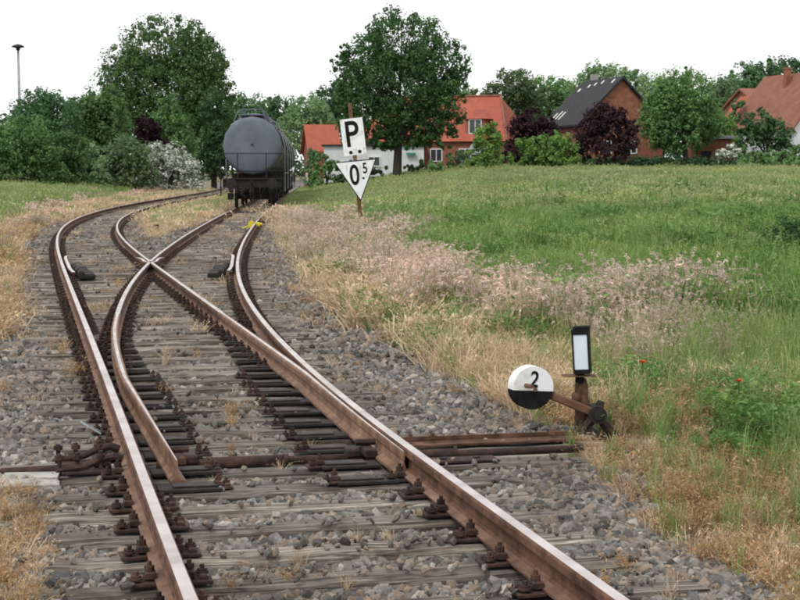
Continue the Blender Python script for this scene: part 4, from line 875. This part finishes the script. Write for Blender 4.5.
def scatter(name, P, ROT, SCL, IDX, meshes, label, cat):
    me = bpy.data.meshes.new(name); n_ = len(P); me.vertices.add(n_); me.vertices.foreach_set('co', P.astype(np.float32).ravel())
    a = me.attributes.new('rot', 'FLOAT_VECTOR', 'POINT'); a.data.foreach_set('vector', ROT.astype(np.float32).ravel())
    a = me.attributes.new('scl', 'FLOAT_VECTOR', 'POINT'); a.data.foreach_set('vector', SCL.astype(np.float32).ravel())
    a = me.attributes.new('idx', 'INT', 'POINT'); a.data.foreach_set('value', IDX.astype(np.int32))
    o = link(name, me); o['kind'] = 'stuff'; tag(o, label, cat)
    g = bpy.data.node_groups.new(name+'_scatter', 'GeometryNodeTree'); g.interface.new_socket('Geometry', in_out='INPUT', socket_type='NodeSocketGeometry'); g.interface.new_socket('Geometry', in_out='OUTPUT', socket_type='NodeSocketGeometry')
    N = g.nodes; gi = N.new('NodeGroupInput'); go = N.new('NodeGroupOutput'); g2i = N.new('GeometryNodeGeometryToInstance')
    for i, mm in enumerate(reversed(meshes)):      # a multi-input socket lists its links last first
        so = bpy.data.objects.new(name+'_source', mm); oi = N.new('GeometryNodeObjectInfo'); oi.inputs['Object'].default_value = so; oi.inputs['As Instance'].default_value = False; oi.transform_space = 'ORIGINAL'
        g.links.new(oi.outputs['Geometry'], g2i.inputs[0])
    ip = N.new('GeometryNodeInstanceOnPoints'); ip.inputs['Pick Instance'].default_value = True
    def na(nm, ty): x_ = N.new('GeometryNodeInputNamedAttribute'); x_.data_type = ty; x_.inputs['Name'].default_value = nm; return x_.outputs['Attribute']
    er = N.new('FunctionNodeEulerToRotation'); g.links.new(na('rot', 'FLOAT_VECTOR'), er.inputs[0]); g.links.new(er.outputs[0], ip.inputs['Rotation'])
    g.links.new(na('scl', 'FLOAT_VECTOR'), ip.inputs['Scale']); g.links.new(na('idx', 'INT'), ip.inputs['Instance Index'])
    g.links.new(gi.outputs[0], ip.inputs['Points']); g.links.new(g2i.outputs[0], ip.inputs['Instance']); g.links.new(ip.outputs[0], go.inputs[0])
    md = o.modifiers.new('scatter', 'NODES'); md.node_group = g; return o
def proj(x, y, z):
    dz = z-EYE; zc = _ct*y-_st*dz; yc = _st*y+_ct*dz; return 400+FPX*x/zc, 300-FPX*yc/zc
def sleeper_mask(x, y, mg=0.0):
    m_ = np.zeros(len(x), bool)
    for (sx, sy, th, hl_, hw_) in SLEEPERS:
        dx, dy = x-sx, y-sy; u_ = dx*math.cos(th)+dy*math.sin(th); v_ = -dx*math.sin(th)+dy*math.cos(th); m_ |= (np.abs(u_) < hl_+mg) & (np.abs(v_) < hw_+mg)
    return m_
def raildist(x, y):
    d = np.full(len(x), 9.0)
    for T in (T1, T2):
        c = np.interp(y, T[2], T[1]); th = np.interp(y, T[2], T[3]); d = np.minimum(d, np.abs(np.abs((x-c)*np.cos(th))-HG))
    return d
def trackdist(x, y): return np.minimum(np.abs(x-cx(T1, y)), np.abs(x-cx(T2, y)))
def sample(n_, y0, y1, p_):      # density ~ y^-p within the view wedge and a margin
    u_ = rng.random(n_); e_ = 1-p_; y = (y0**e_+u_*(y1**e_-y0**e_))**(1/e_) if abs(e_) > 1e-6 else y0*(y1/y0)**u_
    return y
# ballast stones
def stone_mesh(seed):
    r = random.Random(seed); bm = bmesh.new(); bmesh.ops.create_icosphere(bm, subdivisions=1, radius=1)
    pl_ = [Vector((r.uniform(-1, 1), r.uniform(-1, 1), r.uniform(-1, 1))).normalized() for _ in range(9)]; dd = [r.uniform(.52, .9) for _ in pl_]
    for v in bm.verts:
        for n_, d_ in zip(pl_, dd):
            t = v.co.dot(n_)
            if t > d_: v.co -= n_*(t-d_)
        v.co.x *= r.uniform(.97, 1.03)
    bmesh.ops.scale(bm, verts=bm.verts, vec=(r.uniform(1.0, 1.35), r.uniform(.8, 1.1), r.uniform(.62, .9)))
    me = bpy.data.meshes.new('stone'); bm.to_mesh(me); bm.free(); return me
m, n, b = new_mat('ballast_stone'); oi = n.nodes.new('ShaderNodeObjectInfo'); r_ = n.nodes.new('ShaderNodeValToRGB'); e = r_.color_ramp.elements
cols = [(0, (.065, .063, .062)), (.25, (.13, .127, .124)), (.5, (.195, .19, .184)), (.68, (.255, .249, .242)), (.8, (.19, .155, .125)), (.92, (.28, .225, .175)), (1, (.42, .41, .40))]
while len(e) < len(cols): e.new(.5)
for i, (p_, c_) in enumerate(cols): e[i].position = p_; e[i].color = (*c_, 1)
n.links.new(oi.outputs['Random'], r_.inputs[0]); tc = n.nodes.new('ShaderNodeTexCoord'); _, r2 = noise_col(n, tc.outputs['Object'], 2.2, [(.6, .58, .56), (1.15, 1.15, 1.15)], detail=6)
ge_ = n.nodes.new('ShaderNodeNewGeometry'); _, r3_ = noise_col(n, ge_.outputs['Position'], 1.6, [(.66, .58, .50), (.98, .94, .89), (1.12, 1.10, 1.07)], detail=5)
n.links.new(mixc(n, .9, mixc(n, .8, r_.outputs[0], r2.outputs[0], 'MULTIPLY'), r3_.outputs[0], 'MULTIPLY'), b.inputs['Base Color']); b.inputs['Roughness'].default_value = .85
stones = [stone_mesh(i) for i in range(14)]
for s_ in stones: s_.materials.append(m)
def stones_pts(n_, y0, y1, p_):
    y = sample(n_, y0, y1, p_); lo, hi = xl(y)-.5, xr(y)+.45; lo = np.maximum(lo, -.27*y-1.5); hi = np.minimum(hi, .27*y+1.5); x = lo+(hi-lo)*rng.random(n_)
    keep = ((x > xl(y)-.3*rng.random(n_)) & (x < xr(y)+.4*rng.random(n_)**2)) & (trackdist(x, y) < np.where(y > 34, 1.75+.35*rng.random(n_), 9))
    on = sleeper_mask(x, y, -.005); near = raildist(x, y)
    onk = on & (rng.random(n_) < .045+.05*(wob(x, y, 1.1, 4) > .25)) & (near > .16)
    th5 = float(pt(T1, SR)[2]); c5 = pt(T1, SR); so = (x-c5[0])*math.cos(th5)+(y-c5[1])*math.sin(th5); sl_ = -(x-c5[0])*math.sin(th5)+(y-c5[1])*math.cos(th5)
    keep &= ~((np.abs(sl_) < .2) & (so > -1.8) & (so < 2.15))
    keep &= (~on | onk) & (near > .075)
    x, y, on = x[keep], y[keep], on[keep]; sz = (.018+.026*rng.random(len(x))**1.6)*(1+y/75)*np.where(on, .62, 1)
    edge_ = sstep(np.maximum(xl(y)-x, x-xr(y)), -.9, .2)
    z = np.where(on, -.166+sz*.35, -.208-.034*(1-sstep(trackdist(x, y), .95, 1.4))*(y > 6)+.016*wob(x, y, 2.3, 1)+rng.uniform(-.014, .016, len(x))-.0*edge_); return np.stack([x, y, z], 1), sz
P1, z1 = stones_pts(66000, 4.3, 14, .8); P2, z2 = stones_pts(48000, 14, 62, 1.0); P3, z3 = stones_pts(9000, 62, 150, .6)
P = np.concatenate([P1, P2, P3]); sz = np.concatenate([z1, z2, z3]); nP = len(P)
scatter('ballast', P, rng.uniform(0, 2*PI, (nP, 3)), sz[:, None]*rng.uniform(.85, 1.2, (nP, 3)), rng.integers(0, len(stones), nP), stones, 'grey crushed stone ballast lying between and beside the sleepers', 'gravel')
# grasses
ELL = {'pink': [(640, 352, 105, 30), (515, 332, 48, 24), (432, 305, 36, 30), (385, 285, 30, 22), (318, 250, 44, 26), (385, 246, 60, 12), (690, 330, 50, 16)],
       'straw': [(475, 375, 85, 38), (405, 350, 60, 34), (500, 408, 75, 20), (340, 305, 42, 38), (560, 400, 40, 20), (610, 470, 60, 18), (720, 545, 90, 40), (300, 245, 22, 26)],
       'red': [(690, 515, 95, 42), (605, 458, 60, 20), (775, 575, 70, 45), (760, 500, 60, 40), (640, 480, 50, 25)],
       'herb': [(750, 440, 75, 42), (640, 402, 60, 16), (650, 235, 150, 40), (480, 240, 80, 26), (560, 205, 90, 10), (420, 350, 30, 20)]}
def ell(kind, u, v):
    w_ = np.zeros(len(u))
    for (a, b_, ra, rb) in ELL[kind]: w_ = np.maximum(w_, 1-sstep(np.sqrt(((u-a)/ra)**2+((v-b_)/rb)**2), .25, 1.35))
    return w_
nG = 105000; y = sample(nG, 4.2, 165, .25); x = (rng.random(nG)*2-1)*(.285*y+1.6)
z = terrain(x, y); u, v = proj(x, y, z); dr, dl = x-xr(y), xl(y)-x; td = trackdist(x, y)
side_r, side_l = dr > 0, dl > 0; mid_ = (~side_r) & (~side_l)
nz1, nz2 = wob(x, y, .8, 1), wob(x, y, .33, 6); rn = rng.random(nG)
kind = np.full(nG, '', dtype=object)
# right side
wp, ws, wr, wh = ell('pink', u, v), ell('straw', u, v), ell('red', u, v), ell('herb', u, v)
ws = np.maximum(ws, np.exp(-np.maximum(dr, 0)/(.25+.012*y))*.9*(y < 70)); nz3 = wob(x, y, 2.1, 9); wp = wp*np.clip(.55+.35*nz1+.75*nz3, .05, 1); ws = ws*np.clip(.8+.5*nz3, .2, 1); far_ = sstep(y, 42, 75)
ws = ws*1.5; wh = np.maximum(wh, .55*(nz1*.6+nz3*.7 > .22)*(y > 9)*(y < 60));
wp = wp*.8; wr = np.maximum(wr, .30*side_r*(y < 12.5)); ws = np.maximum(ws, .30*side_r*(y < 13)+.22*side_r*(y >= 13)*(y < 34)*np.exp(-np.maximum(dr, 0)/4));
tot = wp*1.3+ws*1.2+wr*1.2+wh*.8; base_ = np.clip(1.0-.5*(wp+ws+wr), .42, 1)*(1+far_*2); pk = rn*(tot+base_)
kr = np.where(pk < wp*1.3, 'pink', np.where(pk < wp*1.3+ws*1.2, 'straw', np.where(pk < wp*1.3+ws*1.2+wr*1.2, 'red', np.where(pk < tot, 'herb', np.where(rng.random(nG) < far_*.78+.22+.15*(y < 14), 'field', 'green')))))
kind = np.where(side_r, kr, kind)
# left side: dry verge, then grass
lv = np.exp(-np.maximum(dl-.6-.008*y, 0)/(.9+.006*y)); near_l = y < 16
kl = np.where(near_l, np.where(rn < .5, 'straw', 'red'), np.where(rn < lv*.95, np.where(rng.random(nG) < .72, 'straw', np.where(rng.random(nG) < .95, 'red', 'pink')), np.where(rng.random(nG) < .4, 'field', 'green')))
kind = np.where(side_l, kl, kind)
# island between the tracks and odd tufts in the ballast
isl = mid_ & (y > 36) & (td > 1.75); kind = np.where(isl, np.where(rn < .80, 'straw', np.where(rn < .9, 'field', 'green')), kind)
odd = mid_ & ~isl & (rn < .022) & (raildist(x, y) > .2); kind = np.where(odd, np.where(rng.random(nG) < .7, 'straw', 'red'), kind)
dens = np.where(side_r, np.where(dr < .4, .75+.6*np.maximum(dr, 0), 1), 1)
dens = np.where(side_r & (y < 9.5), np.clip(dens*(.8+.3*sstep(u, 600, 760)), 0, 1), dens)
dens = np.where(kind == 'pink', dens*.8, dens)
keep = (kind != '') & (rng.random(nG) < dens) & (td > 1.2)
keep |= odd
keep &= ~((u < 75) & (v > 440) & (v < 498))                                     # block and long sleepers stay free
keep &= ~((np.hypot((x-B0.x)/.42, (y-B0.y+.12)/.42) < 1))
keep &= ~(np.hypot(x-PB.x, (y-PB.y+.9)/2.2) < .5)
lod = np.where(y < 15+3*rng.random(nG), 0, np.where(y < 48+14*rng.random(nG), 1, 2))
LBL = {'green': ('meadow_grass', 'tall green meadow grass beside the tracks'), 'field': ('field_grass', 'yellowish green seeding grass of the far meadow'),
       'pink': ('brome_grass', 'pinkish purple seeding brome grass along the ballast edge'), 'straw': ('straw_grass', 'short blond dried grass at the ballast edges'),
       'red': ('dry_weeds', 'reddish brown dried weeds near the front of the verge'), 'herb': ('leafy_herbs', 'leafy green herbs mixed into the meadow grass')}
for kd in LBL:
    ms = []; base_i = {}
    for L_ in range(3):
        base_i[L_] = len(ms)
        for k in range(4): t_ = tuft_mesh(kd+'_tuft', kd, 100*L_+k+sum(map(ord, kd)), L_); t_.materials.append(GM[kd]); ms.append(t_)
    s_ = keep & (kind == kd); n_ = int(s_.sum())
    if not n_: continue
    bi = np.array([base_i[int(l)] for l in lod[s_]]); sc = rng.uniform(.6, 1.2, n_)*(1+.22*nz2[s_]+.28*nz3[s_]); sc = sc*np.where(odd[s_], .6, 1)*(1+.18*nz1[s_])
    if kd in ('green', 'field', 'herb'): sc = sc*np.clip(.62+.5*sstep(np.maximum(dr, dl)[s_], .3, 4), 0, 1.1)
    sc = np.where(y[s_] < 10.5, sc*(.72 if kd in ('straw', 'red', 'pink') else .9), sc)
    if kd == 'herb': sc = sc*(1+.7*ell('herb', u[s_], v[s_])*(y[s_] < 14))*np.where((y[s_] > 13), 1.15+.9*np.clip(nz1[s_]*.6+nz3[s_]*.7, 0, .8), 1)
    if kd == 'straw': sc = sc*np.where((y[s_] > 11) & side_r[s_], 1.35, 1)
    zz = np.where(mid_[s_] & ~isl[s_], -.22, z[s_])
    ROT = np.stack([rng.normal(0, .09, n_), rng.normal(0, .09, n_), rng.uniform(0, 2*PI, n_)], 1)
    scatter(LBL[kd][0], np.stack([x[s_], y[s_], zz], 1), ROT, np.stack([sc*1.15, sc*1.15, sc], 1), bi+rng.integers(0, 4, n_), ms, LBL[kd][1], 'grass' if kd not in ('red', 'herb') else 'weeds')
# single plants in the meadow
tree('dark leafy weed clump at the right edge of the meadow', [(786, 236, 20, 24), (768, 252, 16, 20), (802, 254, 20, 22), (764, 266, 14, 14), (788, 268, 22, 16)], 27, M['lf_oak'], name='weed_clump', cat='plant', leaf=2.6, cover=.55)
for (u_, v_, lb_) in ((642, 362, 'red poppy flower behind the switch lantern'), (738, 381, 'red poppy flower right of the switch stand, above the tall herbs')):
    g_ = onz(u_, v_+44, -.2); pz = at(u_, v_, g_.y).z+.2; pp = thing('poppy', lb_, 'flower', g_, 0, 'poppies in the verge')
    MB().path([(0, 0, -.02), (.01, 0, pz*.5), (0, 0, pz)], .004, 5).build('stem', M['lf_green'], pp)
    for k in range(4): b = MB(); b.lathe([(.003, 0), (.017, .004), (.022, .017)], Matrix.Translation((0, 0, pz))@Matrix.Rotation(k*PI/2, 4, 'Z')@Matrix.Rotation(R(25), 4, 'Y'), 8); b.f = [f for f in b.f if len(f) == 4][:10]; b.m = b.m[:len(b.f)]; b.build('petal', M['poppy'], pp)

print('tris', sum(len(p.vertices)-2 for me_ in bpy.data.meshes if me_.users for p in me_.polygons))
